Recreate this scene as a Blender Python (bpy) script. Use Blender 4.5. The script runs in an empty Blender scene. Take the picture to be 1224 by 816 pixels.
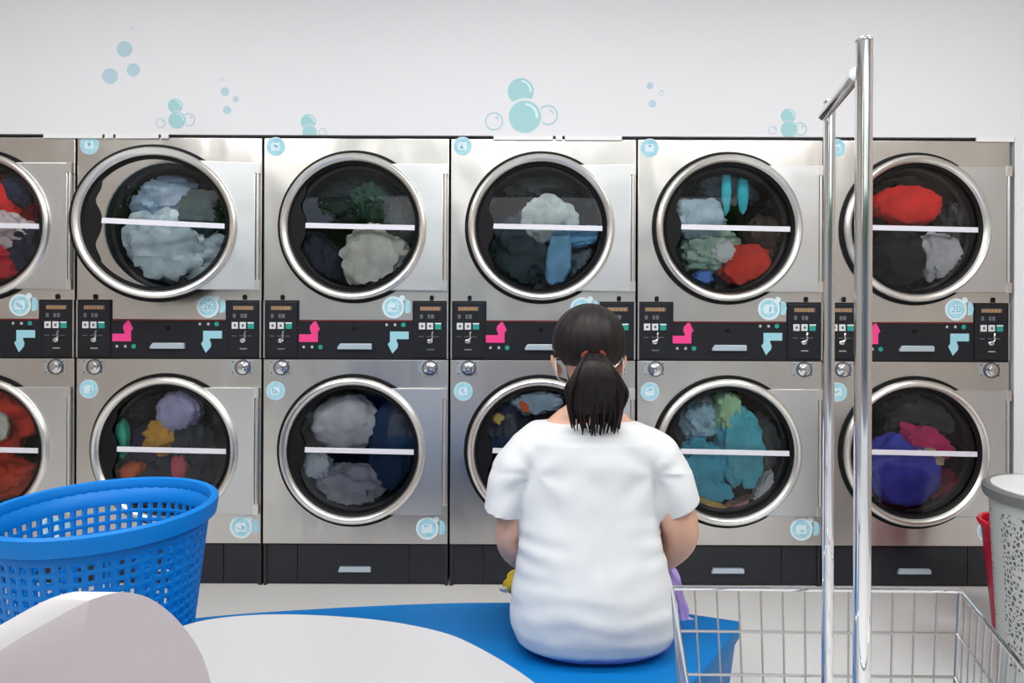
import bpy, math, random
from mathutils import Vector, Matrix, noise
PI = math.pi
sin, cos = math.sin, math.cos
S = bpy.context.scene
C = S.collection

# ---------------------------------------------------------------- camera
F, CX, CY, HOR = 778.0, 612.0, 408.0, 370.0
CAMZ, DF, ROLL = 1.19, 2.8, math.radians(0.22)
cam = bpy.data.objects.new('camera', bpy.data.cameras.new('camera')); C.objects.link(cam)
cam.data.sensor_width = 36; cam.data.lens = F / 1224 * 36
cam.data.shift_y = -(CY - HOR) / 1224
cam.data.clip_start = 0.02
cam.matrix_world = Matrix.Translation((0, -DF, CAMZ)) @ Matrix.Rotation(PI/2, 4, 'X') @ Matrix.Rotation(ROLL, 4, 'Z')
S.camera = cam
def P(px, py, d):
    """photo pixel at distance d in front of the lens -> world point"""
    a, b = px - CX, py - HOR
    a2 = a*cos(ROLL) + b*sin(ROLL); b2 = -a*sin(ROLL) + b*cos(ROLL)
    return Vector((a2*d/F, d - DF, CAMZ - b2*d/F))

# ---------------------------------------------------------------- world and light
S.view_settings.view_transform = 'Standard'; S.view_settings.look = 'None'
S.view_settings.gamma = 1; S.view_settings.use_curve_mapping = False
S.view_settings.exposure = -0.36
S.cycles.max_bounces = 8; S.cycles.diffuse_bounces = 4; S.cycles.glossy_bounces = 4
S.cycles.transparent_max_bounces = 12; S.cycles.use_denoising = True
S.cycles.sample_clamp_indirect = 6; S.cycles.caustics_reflective = False; S.cycles.caustics_refractive = False
w = bpy.data.worlds.new('sky'); S.world = w; w.use_nodes = True
wn = w.node_tree; bgn = wn.nodes['Background']
tc = wn.nodes.new('ShaderNodeTexCoord'); mp = wn.nodes.new('ShaderNodeMapping'); mp.inputs['Scale'].default_value = (1, 1, 2.5)
nz = wn.nodes.new('ShaderNodeTexNoise'); nz.inputs['Scale'].default_value = 2.2; nz.inputs['Detail'].default_value = 5
rp = wn.nodes.new('ShaderNodeValToRGB')
rp.color_ramp.elements[0].position = .40; rp.color_ramp.elements[0].color = (.62, .78, 1, 1)
rp.color_ramp.elements[1].position = .6; rp.color_ramp.elements[1].color = (1, 1, 1, 1)
wn.links.new(tc.outputs['Generated'], mp.inputs['Vector']); wn.links.new(mp.outputs[0], nz.inputs['Vector'])
wn.links.new(nz.outputs['Fac'], rp.inputs['Fac']); wn.links.new(rp.outputs['Color'], bgn.inputs['Color'])
bgn.inputs['Strength'].default_value = 2.6

def area(name, loc, rot, sx, sy, power, col=(1, 1, 1)):
    l = bpy.data.lights.new(name, 'AREA'); l.shape = 'RECTANGLE'; l.size = sx; l.size_y = sy
    l.energy = power; l.color = col
    o = bpy.data.objects.new(name, l); C.objects.link(o); o.location = loc; o.rotation_euler = rot
    return o
ROOF = 2.95
FILL_LAMPS = [(-1.9, -1.55), (0.0, -1.55), (1.9, -1.55), (-1.9, -2.75), (0.0, -2.75), (1.9, -2.75)]  # unseen ceiling lamps, added as fill
for i, (lx, ly) in enumerate(FILL_LAMPS):
    area('panel_lamp', (lx, ly, ROOF - .05), (0, 0, 0), 1.15, .28, 25, (1, .985, .96))

# ---------------------------------------------------------------- materials
MATS = {}
def mat(name, col, rough=.5, metal=0., spec=.5, bump=None, var=None, coat=0., sheen=0., alpha=None, emit=None, sub=0.):
    if name in MATS: return MATS[name]
    m = bpy.data.materials.new(name); m.use_nodes = True; nt = m.node_tree; b = nt.nodes['Principled BSDF']
    b.inputs['Base Color'].default_value = (*col, 1); b.inputs['Roughness'].default_value = rough
    b.inputs['Metallic'].default_value = metal; b.inputs['Specular IOR Level'].default_value = spec
    b.inputs['Coat Weight'].default_value = coat
    if coat: b.inputs['Coat Roughness'].default_value = .15
    if sheen: b.inputs['Sheen Weight'].default_value = sheen
    if sub: b.inputs['Subsurface Weight'].default_value = sub; b.inputs['Subsurface Radius'].default_value = (.02, .008, .004)
    if emit: b.inputs['Emission Color'].default_value = (*emit[0], 1); b.inputs['Emission Strength'].default_value = emit[1]
    t = None
    if bump or var:
        t = nt.nodes.new('ShaderNodeTexCoord')
    if var:   # (scale vec, amount)
        mp_ = nt.nodes.new('ShaderNodeMapping'); mp_.inputs['Scale'].default_value = var[0]
        n = nt.nodes.new('ShaderNodeTexNoise'); n.inputs['Scale'].default_value = 1; n.inputs['Detail'].default_value = 4
        r = nt.nodes.new('ShaderNodeValToRGB'); a = var[1]
        c2 = var[2] if len(var) > 2 else tuple(max(0, c*(1-a)) for c in col)
        r.color_ramp.elements[0].position = .35; r.color_ramp.elements[0].color = (*c2, 1)
        r.color_ramp.elements[1].position = .65; r.color_ramp.elements[1].color = (*col, 1)
        nt.links.new(t.outputs['Object'], mp_.inputs['Vector']); nt.links.new(mp_.outputs[0], n.inputs['Vector'])
        nt.links.new(n.outputs['Fac'], r.inputs['Fac']); nt.links.new(r.outputs['Color'], b.inputs['Base Color'])
    if bump:  # (scale vec, strength, distance)
        mp_ = nt.nodes.new('ShaderNodeMapping'); mp_.inputs['Scale'].default_value = bump[0]
        n = nt.nodes.new('ShaderNodeTexNoise'); n.inputs['Scale'].default_value = 1; n.inputs['Detail'].default_value = 5
        bp = nt.nodes.new('ShaderNodeBump'); bp.inputs['Strength'].default_value = bump[1]; bp.inputs['Distance'].default_value = bump[2]
        nt.links.new(t.outputs['Object'], mp_.inputs['Vector']); nt.links.new(mp_.outputs[0], n.inputs['Vector'])
        nt.links.new(n.outputs['Fac'], bp.inputs['Height']); nt.links.new(bp.outputs[0], b.inputs['Normal'])
    MATS[name] = m
    return m
def glass(name, ior=1.5, tint=(1, 1, 1), boost=1.0):
    m = bpy.data.materials.new(name); m.use_nodes = True; nt = m.node_tree
    for n in list(nt.nodes): nt.nodes.remove(n)
    o = nt.nodes.new('ShaderNodeOutputMaterial'); mx = nt.nodes.new('ShaderNodeMixShader')
    tr = nt.nodes.new('ShaderNodeBsdfTransparent'); gl = nt.nodes.new('ShaderNodeBsdfGlossy'); fr = nt.nodes.new('ShaderNodeFresnel')
    tr.inputs['Color'].default_value = (*tint, 1); gl.inputs['Roughness'].default_value = .015; fr.inputs['IOR'].default_value = ior
    nt.links.new(fr.outputs[0], mx.inputs[0]); nt.links.new(tr.outputs[0], mx.inputs[1]); nt.links.new(gl.outputs[0], mx.inputs[2])
    nt.links.new(mx.outputs[0], o.inputs['Surface'])
    return m
STEEL = mat('brushed_steel', (.745, .725, .695), .31, 1, bump=((3, 3, 160), .05, .002), var=((1.6, 1.6, 2.2), .12))
PLATE = mat('door_plate_steel', (.74, .75, .76), .38, 1, bump=((3, 3, 160), .05, .002))
RING = mat('ring_steel', (.88, .865, .83), .30, 1)
CHROME = mat('chrome', (.86, .86, .87), .07, 1)
WIRE = mat('zinc_wire', (.55, .54, .52), .28, 1)
BLACK = mat('black_panel', (.012, .013, .018), .38, spec=.35)
BASEB = mat('base_black', (.010, .012, .018), .28)
RUBBER = mat('rubber', (.006, .006, .007), .5, spec=.2)
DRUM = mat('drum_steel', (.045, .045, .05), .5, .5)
def wavy(m, sc, dist):
    nt = m.node_tree; b = nt.nodes['Principled BSDF']; old = b.inputs['Normal'].links[0].from_node
    t = nt.nodes.new('ShaderNodeTexCoord'); mp_ = nt.nodes.new('ShaderNodeMapping'); mp_.inputs['Scale'].default_value = sc
    n = nt.nodes.new('ShaderNodeTexNoise'); n.inputs['Scale'].default_value = 1; n.inputs['Detail'].default_value = 1.5
    bp = nt.nodes.new('ShaderNodeBump'); bp.inputs['Strength'].default_value = 1; bp.inputs['Distance'].default_value = dist
    oi = nt.nodes.new('ShaderNodeObjectInfo'); ad = nt.nodes.new('ShaderNodeVectorMath'); ad.operation = 'ADD'
    nt.links.new(t.outputs['Object'], ad.inputs[0]); nt.links.new(oi.outputs['Location'], ad.inputs[1])
    nt.links.new(ad.outputs[0], mp_.inputs['Vector']); nt.links.new(mp_.outputs[0], n.inputs['Vector']); nt.links.new(n.outputs['Fac'], bp.inputs['Height'])
    nt.links.new(bp.outputs[0], old.inputs['Normal'])
wavy(STEEL, (5.5, 1, 2.2), .014); wavy(PLATE, (3.5, 1, 3.0), .010)
GLASS = glass('door_glass', 1.50, (1, 1, 1))
WALLW = mat('wall_paint', (.80, .81, .845), .6, bump=((30, 30, 30), .03, .001))
CEILW = mat('ceiling_paint', (.86, .86, .86), .7)
TAUPE = mat('side_wall_paint', (.38, .335, .30), .6)
FLOORM = mat('floor_tile', (.76, .75, .74), .22, var=((1.2, 1.2, 1.2), .05), bump=((40, 40, 40), .02, .001))
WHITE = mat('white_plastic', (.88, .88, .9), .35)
BAR = mat('white_bar', (.80, .80, .88), .4)
PINK = mat('pink_vinyl', (.90, .055, .28), .4)
CYAN = mat('cyan_vinyl', (.34, .66, .76), .4)
DECALB = mat('blue_decal', (.30, .62, .74), .4, var=((45, 45, 45), .25, (.42, .74, .84)))
DECALW = mat('pale_decal', (.70, .84, .90), .4)
DECALD = mat('deep_decal', (.12, .48, .66), .4)
TEAL = mat('teal_button', (.02, .33, .28), .35)
BTNW = mat('button_white', (.72, .74, .77), .35)
BTNR = mat('mark_dark', (.10, .10, .12), .5)
ORANGE = mat('display_text', (.42, .24, .10), .4)
GREYTXT = mat('grey_print', (.13, .14, .16), .5)
SILVER = mat('silver_paint', (.50, .60, .68), .35, .3)
LOCKM = mat('lock_chrome', (.75, .75, .76), .15, 1)
DARKRED = mat('dark_red_trim', (.16, .015, .012), .4)
BUB = mat('bubble_teal', (.36, .64, .67), .55)
BUBP = mat('bubble_pale', (.47, .64, .73), .55)
BUBO = mat('bubble_outline', (.42, .62, .72), .55)
BUBH = mat('bubble_shine', (.70, .86, .88), .55)
BLUEB = mat('blue_bench_plastic', (.0, .155, .46), .5, spec=.25, bump=((25, 25, 25), .04, .002))
BLUEK = mat('blue_basket_plastic', (.0, .185, .60), .45, spec=.25)
TABLEM = mat('table_laminate', (.40, .40, .42), .35)
CHAIRM = mat('chair_shell', (.535, .475, .495), .55, bump=((60, 60, 60), .03, .001))
SKIN = mat('skin', (.68, .40, .29), .5, sub=.12)
SHIRT = mat('white_cotton', (.70, .72, .74), .85, bump=((350, 350, 350), .08, .001), sheen=.2)
HAIR = mat('dark_hair', (.006, .005, .0055), .48, spec=.25, var=((120, 120, 6), .5, (.018, .010, .010)))
TIE = mat('hair_tie_red', (.25, .035, .012), .6)
LILAC = mat('lilac_cloth', (.36, .28, .62), .8)

# ---------------------------------------------------------------- mesh helpers
class MB:
    def __init__(s): s.v = []; s.f = []; s.mi = []; s.m = 0
    def add(s, vs, fs):
        o = len(s.v); s.v += [Vector(v) for v in vs]; s.f += [tuple(i + o for i in f) for f in fs]; s.mi += [s.m]*len(fs); return s
    def box(s, x0, x1, y0, y1, z0, z1):
        return s.add([(x0,y0,z0),(x1,y0,z0),(x1,y1,z0),(x0,y1,z0),(x0,y0,z1),(x1,y0,z1),(x1,y1,z1),(x0,y1,z1)],
                     [(0,3,2,1),(4,5,6,7),(0,1,5,4),(1,2,6,5),(2,3,7,6),(3,0,4,7)])
    def tube(s, path, r, n=8, closed=False, caps=True):
        path = [Vector(p) for p in path]; m = len(path)
        rs = r if isinstance(r, (list, tuple)) else [r]*m
        rings = []; up = None
        for i, p in enumerate(path):
            if closed: t = path[(i+1) % m] - path[i-1]
            else: t = path[min(i+1, m-1)] - path[max(i-1, 0)]
            t.normalize()
            if up is None:
                up = Vector((0, 0, 1)) if abs(t.z) < .9 else Vector((1, 0, 0))
            a = t.cross(up); a.normalize(); b = a.cross(t); b.normalize(); up = b
            rings.append([p + (a*cos(2*PI*k/n) + b*sin(2*PI*k/n))*rs[i] for k in range(n)])
        vs = [v for R in rings for v in R]; fs = []
        for i in range(m if closed else m-1):
            j = (i+1) % m
            for k in range(n): fs.append((i*n+k, i*n+(k+1) % n, j*n+(k+1) % n, j*n+k))
        if caps and not closed: fs.append(tuple(range(n-1, -1, -1))); fs.append(tuple((m-1)*n+k for k in range(n)))
        return s.add(vs, fs)
    def lathe(s, prof, c=(0, 0, 0), axis='y', n=64, closed=False, a0=0, a1=2*PI, sx=1., sy=1.):
        """prof: (r, h). axis y: h along y"""
        full = abs(a1-a0-2*PI) < 1e-6; cnt = n if full else n+1
        vs = []; m = len(prof)
        for k in range(cnt):
            a = a0 + (a1-a0)*k/n
            for r, h in prof:
                if axis == 'y': vs.append((c[0]+r*cos(a)*sx, c[1]+h, c[2]+r*sin(a)*sy))
                else: vs.append((c[0]+r*cos(a)*sx, c[1]+r*sin(a)*sy, c[2]+h))
        fs = []
        for k in range(n):
            k2 = (k+1) % cnt
            for i in range(m if closed else m-1):
                j = (i+1) % m
                f = (k*m+i, k*m+j, k2*m+j, k2*m+i)
                fs.append(f if axis != 'y' else f[::-1])
        return s.add(vs, fs)
    def loft(s, rings, cap=True, closed=True):
        n = len(rings[0]); vs = [v for R in rings for v in R]; fs = []
        for i in range(len(rings)-1):
            for k in range(n if closed else n-1):
                fs.append((i*n+k, i*n+(k+1) % n, (i+1)*n+(k+1) % n, (i+1)*n+k))
        if cap: fs.append(tuple(range(n-1, -1, -1))); fs.append(tuple((len(rings)-1)*n+k for k in range(n)))
        return s.add(vs, fs)
    def ball(s, c, r, n=16, R=None):
        c = Vector(c); rx, ry, rz = r if isinstance(r, (list, tuple)) else (r, r, r)
        rings = []; m = n//2
        vs = [Vector((0, 0, -rz))]
        for i in range(1, m):
            t = -PI/2 + PI*i/m
            for k in range(n): vs.append(Vector((rx*cos(t)*cos(2*PI*k/n), ry*cos(t)*sin(2*PI*k/n), rz*sin(t))))
        vs.append(Vector((0, 0, rz)))
        if R: vs = [R @ v for v in vs]
        vs = [v + c for v in vs]
        fs = [(0, 1+(k+1) % n, 1+k) for k in range(n)]
        for i in range(m-2):
            for k in range(n): fs.append((1+i*n+k, 1+i*n+(k+1) % n, 1+(i+1)*n+(k+1) % n, 1+(i+1)*n+k))
        L = len(vs)-1
        fs += [(L, 1+(m-2)*n+k, 1+(m-2)*n+(k+1) % n) for k in range(n)]
        return s.add(vs, fs)
    def mesh(s, name, mats, smooth=True, off=None):
        me = bpy.data.meshes.new(name)
        vs = [v - off for v in s.v] if off is not None else s.v
        me.from_pydata([tuple(v) for v in vs], [], s.f)
        mats = mats if isinstance(mats, (list, tuple)) else [mats]
        for m in mats: me.materials.append(m)
        if len(mats) > 1: me.polygons.foreach_set('material_index', s.mi)
        me.validate(); me.update()
        if smooth:
            me.shade_smooth()
            try: me.set_sharp_from_angle(angle=math.radians(38))
            except Exception: pass
        return me
ORG = {}
def tag(o, label=None, cat=None, group=None, kind=None):
    if label: o['label'] = label
    if cat: o['category'] = cat
    if group: o['group'] = group
    if kind: o['kind'] = kind
    return o
def link_mesh(name, me, parent=None, loc=(0, 0, 0)):
    o = bpy.data.objects.new(name, me); C.objects.link(o); o.parent = parent; o.location = loc
    ORG[o.name] = (ORG[parent.name] if parent else Vector()) + Vector(loc)
    return o
def obj(name, mb, mats, parent=None, origin=None, smooth=True, label=None):
    """mb holds world coordinates; origin = world origin of the object"""
    base = ORG[parent.name] if parent else Vector()
    org = Vector(origin) if origin is not None else base
    me = mb.mesh(name, mats, smooth, org)
    o = link_mesh(name, me, parent, org - base)
    if label: o['label'] = label
    return o
def thing(name, loc, label, cat, group=None):
    o = bpy.data.objects.new(name, None); C.objects.link(o); o.location = loc; o.empty_display_size = .05
    ORG[o.name] = Vector(loc)
    return tag(o, label, cat, group)
def circle(cx, cz, r, n=48, a0=0): return [(cx + r*cos(a0+2*PI*k/n), cz + r*sin(a0+2*PI*k/n)) for k in range(n)]
def flat_mesh(outlines, y0, y1, bevel=0.0):
    """solid plate in the xz plane, outlines in (x,z), even-odd holes, from y0 (back) to y1 (front, smaller)"""
    cu = bpy.data.curves.new('c', 'CURVE'); cu.dimensions = '2D'; cu.fill_mode = 'BOTH'
    cu.extrude = max(abs(y0-y1)/2 - bevel, 1e-5); cu.bevel_depth = bevel; cu.bevel_resolution = 1
    if bevel: cu.offset = -bevel
    for ol in outlines:
        sp = cu.splines.new('POLY'); sp.points.add(len(ol)-1)
        for p, q in zip(sp.points, ol): p.co = (q[0], q[1], 0, 1)
        sp.use_cyclic_u = True
    o = bpy.data.objects.new('c', cu); C.objects.link(o)
    dg = bpy.context.evaluated_depsgraph_get(); me = bpy.data.meshes.new_from_object(o.evaluated_get(dg))
    bpy.data.objects.remove(o); bpy.data.curves.remove(cu)
    ym = (y0+y1)/2
    vs = [(v.co.x, ym - v.co.z, v.co.y) for v in me.vertices]; fs = [tuple(p.vertices) for p in me.polygons]
    bpy.data.meshes.remove(me)
    return vs, fs
def flat(mb, outlines, y0, y1, bevel=0.0):
    mb.add(*flat_mesh(outlines, y0, y1, bevel)); return mb
def text_into(mb, txt, cx, cz, size, y):
    cu = bpy.data.curves.new('t', 'FONT'); cu.body = txt; cu.size = size; cu.align_x = 'CENTER'; cu.align_y = 'CENTER'; cu.extrude = .0004
    o = bpy.data.objects.new('t', cu); C.objects.link(o)
    dg = bpy.context.evaluated_depsgraph_get(); me = bpy.data.meshes.new_from_object(o.evaluated_get(dg))
    bpy.data.objects.remove(o); bpy.data.curves.remove(cu)
    mb.add([(cx+v.co.x, y - v.co.z, cz+v.co.y) for v in me.vertices], [tuple(p.vertices) for p in me.polygons])
    bpy.data.meshes.remove(me)
def remeshed(mb, vox, smooth_it=4):
    me = mb.mesh('tmp', [WHITE], False); o = bpy.data.objects.new('tmp', me); C.objects.link(o)
    r = o.modifiers.new('r', 'REMESH'); r.mode = 'VOXEL'; r.voxel_size = vox
    if smooth_it:
        sm = o.modifiers.new('s', 'SMOOTH'); sm.factor = .5; sm.iterations = smooth_it
    dg = bpy.context.evaluated_depsgraph_get(); m2 = bpy.data.meshes.new_from_object(o.evaluated_get(dg))
    out = MB(); out.add([v.co.copy() for v in m2.vertices], [tuple(p.vertices) for p in m2.polygons])
    bpy.data.objects.remove(o); bpy.data.meshes.remove(me); bpy.data.meshes.remove(m2)
    return out
def structure(name, mb, m, smooth=False):
    o = obj(name, mb, m, smooth=smooth); o['kind'] = 'structure'; return o
def lerp(a, b, t): return a + (b-a)*t
def catmull(pts, n=8, closed=False):
    pts = [Vector(p) for p in pts]; out = []; m = len(pts)
    for i in range(m if closed else m-1):
        p0 = pts[(i-1) % m] if closed or i > 0 else pts[0]; p1 = pts[i]; p2 = pts[(i+1) % m]
        p3 = pts[(i+2) % m] if closed or i+2 < m else pts[-1]
        for k in range(n):
            t = k/n
            out.append(.5*((2*p1) + (p2-p0)*t + (2*p0-5*p1+4*p2-p3)*t*t + (3*p1-p0-3*p2+p3)*t**3))
    if not closed: out.append(pts[-1])
    return out

# ---------------------------------------------------------------- the room
XL, XR, YF, TOPZ = -3.3, 3.0, -5.6, 1.924
structure('floor', MB().box(XL-.15, XR+.15, YF, 1.2, -.1, 0), FLOORM)
structure('ceiling', MB().box(XL-.15, XR+.15, YF, 1.2, ROOF, ROOF+.12), CEILW)
structure('wall_left', MB().box(XL-.15, XL, YF, 1.2, 0, ROOF), TAUPE)
structure('wall_right', MB().box(XR, XR+.15, YF, 1.2, 0, ROOF), TAUPE)
mb = MB().box(XL, XR, -.006, .1, TOPZ+.012, ROOF)
mb.box(2.156, XR, -.006, .1, 0, TOPZ+.012)
mb.box(XL, -2.69, -.006, .1, 0, TOPZ+.012)
structure('wall_back', mb, WALLW)
structure('wall_behind', MB().box(XL, XR, 1.05, 1.2, 0, ROOF), TAUPE)
UW, UX0 = .803, P(91.2, 370, DF).x - .803      # unit pitch, left edge of the first column

# ---------------------------------------------------------------- stacked dryers (built once in local coordinates)
RC, ZU, ZL = .3925, 1.543, .584
def zpx(y): return CAMZ + (HOR - y)*DF/F
def xr(p): return p*DF/F                      # px relative to the column's left edge
E = .005
root = thing('stacked_dryer', (0, 0, 0), 'x', 'dryer')
W1 = UW - E
# cabinet shell : sides, top, back, dark
mb = MB().box(E, E+.012, .004, .86, .0, TOPZ).box(W1-.012, W1, .004, .86, 0, TOPZ).box(E, W1, .85, .87, 0, TOPZ).box(E, W1, .004, .86, TOPZ-.012, TOPZ)
mb.box(E, W1, .01, .86, .955, .985)
obj('cabinet', mb, mat('cabinet_side', (.03, .03, .032), .5, .3), root, smooth=False)
zc0, zc1, zbx = zpx(429), zpx(383), zpx(360)
xa, xb = xr(44), xr(179)
up = [(E, zbx), (xa, zbx), (xa, zc1), (xb, zc1), (xb, zbx), (W1, zbx), (W1, TOPZ-.002), (E, TOPZ-.002)]
obj('front_panel', flat(MB(), [up, circle(RC, ZU, .272)], .006, -.004, .0015), STEEL, root)
lo0, lo1 = zpx(650), zpx(430.5)
lo = [(E, lo0), (W1, lo0), (W1, lo1), (E, lo1)]
obj('front_panel', flat(MB(), [lo, circle(RC, ZL, .272)], .006, -.004, .0015), STEEL, root)
obj('trim_strip', MB().box(xa, xb, -.0045, .004, zc1-.006, zc1-.001), DARKRED, root, smooth=False, label='thin dark red strip above the control panel')
# control panel
cp = [(E+.002, zc0), (W1-.002, zc0), (W1-.002, zbx-.002), (xb+.001, zbx-.002), (xb+.001, zc1-.007), (xa-.001, zc1-.007), (xa-.001, zbx-.002), (E+.002, zbx-.002)]
ctl = obj('control_panel', flat(MB(), [cp], .02, -.001), BLACK, root, smooth=False)
for x0 in (xr(2.5), xr(180.5)):
    mb = MB(); x1 = x0+xr(39); flat(mb, [[(x0, zc0+.006), (x1, zc0+.006), (x1, zbx-.006), (x0, zbx-.006)]], -.001, -.006, .002)
    mb.m = 1
    cxx = x0 + xr(20)
    mb.box(cxx-.045, cxx+.045, -.0066, -.0058, zpx(371.5), zpx(366.5))          # display frame
    mb.m = 2
    rnd = random.Random(3)
    q = cxx-.042
    while q < cxx+.036:
        ww = rnd.uniform(.006, .012); mb.box(q, q+ww, -.0072, -.0064, zpx(371+rnd.uniform(0, .6)), zpx(367.2)); q += ww+.003
    mb.m = 3
    for q, ww in ((-.045, .012), (-.012, .010), (.002, .013)): mb.box(cxx+q, cxx+q+ww, -.0066, -.0058, zpx(381), zpx(376))
    for k in range(3): mb.box(cxx-.05+k*.033, cxx-.03+k*.033, -.0064, -.0058, zpx(403), zpx(402))
    mb.m = 1; mb.m = 4; mb.box(cxx+xr(.5)-.017, cxx+xr(.5)+.014, -.0068, -.0055, zpx(418.6), zpx(417))
    bx = obj('coin_box', mb, [BLACK, BTNR, ORANGE, GREYTXT, LOCKM], root, smooth=False)
    for k, mm in enumerate((BTNW, BTNW, TEAL)):
        b_ = MB(); c = cxx-.036+k*.0345; flat(b_, [[(c-.0135, zpx(394)), (c+.0135, zpx(394)), (c+.0135, zpx(386)), (c-.0135, zpx(386))]], -.0055, -.010, .0015)
        b_.m = 1
        if k < 2: b_.box(c-.004, c+.005, -.0105, -.0095, zpx(391.5), zpx(388.5))
        else: b_.box(c-.0135, c+.0135, -.0105, -.0095, zpx(387.6), zpx(386.2))
        obj('button', b_, [mm, BTNR if k < 2 else WHITE], bx, smooth=False, label='green button' if k == 2 else 'white button')
    # coin entry : bright curved chute and slot plate
    b_ = MB(); c = cxx + xr(.5)
    b_.tube(catmull([(c+.010, -.008, zpx(396.5)), (c+.006, -.010, zpx(400)), (c+.008, -.010, zpx(404)), (c-.002, -.010, zpx(406.5))], 5), [.0045]*16, 8)
    b_.ball((c-.004, -.009, zpx(408)), (.013, .004, .010), 14)
    obj('coin_slot', b_, LOCKM, bx)
    # keyhole button above
    b_ = MB(); flat(b_, [circle(cxx+xr(1.5), zpx(355.8), .0095, 20)], -.004, -.010, .002); b_.box(cxx+xr(1.5)-.008, cxx+xr(1.5)+.008, -.008, -.004, zpx(359.5), zpx(355))
    obj('latch_button', b_, RUBBER, root)
# chrome edge trims of the control band
for x0 in (E, W1-.006):
    obj('edge_trim', MB().box(x0, x0+.006, -.008, .01, zc0, zbx), STEEL, root, smooth=False)
# decals on the control band
ax0 = xr(43.5)
def arrow_mesh(ox, oz, flip):
    u = .00366
    pts = [(0, 0), (22, 0), (22, 12), (24.5, 15), (19, 26), (13, 19), (12.5, 15), (14.2, 11), (14.2, 9), (0, 9)]
    pts = [(ox + (22*u - x*u if flip else x*u), oz + (25*u - z*u if flip else z*u)) for x, z in pts]
    if flip: pass
    return flat(MB(), [pts], -.0008, -.0022)
obj('arrow_sticker', arrow_mesh(ax0, zpx(409.5), False), PINK, root, smooth=False, label='pink bent arrow pointing up')
obj('arrow_sticker', arrow_mesh(xr(152), zpx(422), True), CYAN, root, smooth=False, label='pale blue bent arrow pointing down')
for (x0, y0) in ((xr(49), 415.5), (xr(148), 388.5)):
    mb = MB(); mb.m = 3; flat(mb, [[(x0-.013, zpx(y0+4)), (x0+.087, zpx(y0+4)), (x0+.087, zpx(y0-4)), (x0-.013, zpx(y0-4))]], -.0003, -.0009)
    for k in range(3):
        mb.m = 0 if k < 2 else 1; c = x0+k*.036
        flat(mb, [circle(c, zpx(y0), .008 if k < 2 else .010, 6+k*3)], -.0008, -.002)
        if k < 2: mb.m = 2; mb.box(c-.003, c+.003, -.0026, -.0018, zpx(y0+1.2), zpx(y0-1.2))
    obj('icon_print', mb, [GREYTXT, TEAL, BTNW, BLACK], root, smooth=False)
def pull(z0, z1, p0, p1, name='handle'):
    x0, x1 = xr(p0), xr(p1)
    m_ = MB(); flat(m_, [[(x0, z0), (x1, z0), (x1, z1-.004), (x1-.004, z1), (x0+.012, z1), (x0, z0+.010)]], -.001, -.016, .003)
    return m_
obj('panel_handle', pull(zpx(418), zpx(411), 90, 131), SILVER, root)
obj('panel_lock', flat(MB(), [circle(xr(109.5), zpx(393.5), .009, 16)], -.001, -.006, .001), RUBBER, root)
# base
mb = MB().box(E, W1, .016, .05, .004, lo0-.003)
ks = obj('base_panel', mb, BASEB, root, smooth=False)
mb = MB(); flat(mb, [[(xr(42), .012), (xr(175.5), .012), (xr(175.5), lo0-.008), (xr(42), lo0-.008)]], .017, .010, .002)
dr = obj('drawer', mb, BASEB, root)
obj('drawer_handle', MB().add(*flat_mesh([[(xr(91), zpx(684)), (xr(130), zpx(684)), (xr(130), zpx(679)), (xr(128), zpx(678)), (xr(93), zpx(678))]], .010, -.006, .003)), SILVER, dr)
for x0, x1 in ((E+.004, xr(41.2)), (xr(176.3), W1-.004)):
    obj('base_cover', MB().add(*flat_mesh([[(x0, .012), (x1, .012), (x1, lo0-.008), (x0, lo0-.008)]], .017, .011, .002)), BASEB, root)
obj('foot', MB().box(.03, .10, .05, .80, 0, .006).box(W1-.10, W1-.03, .05, .80, 0, .006), RUBBER, root, smooth=False)
# locks on the lower panel
for p0 in (21.5, 198.5):
    mb = MB(); c = xr(p0); z = zpx(440)
    flat(mb, [[(c-.046, z-.03), (c+.046, z-.03), (c+.046, z+.03), (c-.046, z+.03)]], -.004, -.0065, .001)
    mb.m = 1
    mb.lathe([(.0, -.022), (.017, -.022), (.020, -.020), (.021, -.014), (.028, -.012), (.031, -.0065)], (c+.006, 0, z), 'y', 28)
    mb.box(c+.004, c+.009, -.0235, -.021, z-.011, z+.011)
    mb.m = 2; mb.lathe([(.0285, -.0135), (.033, -.0135), (.034, -.006)], (c+.006, 0, z), 'y', 28)
    for sx in (-1, 1):
        for sz in (-1, 1): mb.ball((c+sx*.038, -.007, z+sz*.023), .0035, 8)
    obj('lock', mb, [mat('lock_plate', (.62, .68, .72), .3, .8), LOCKM, BTNR], root)
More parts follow.
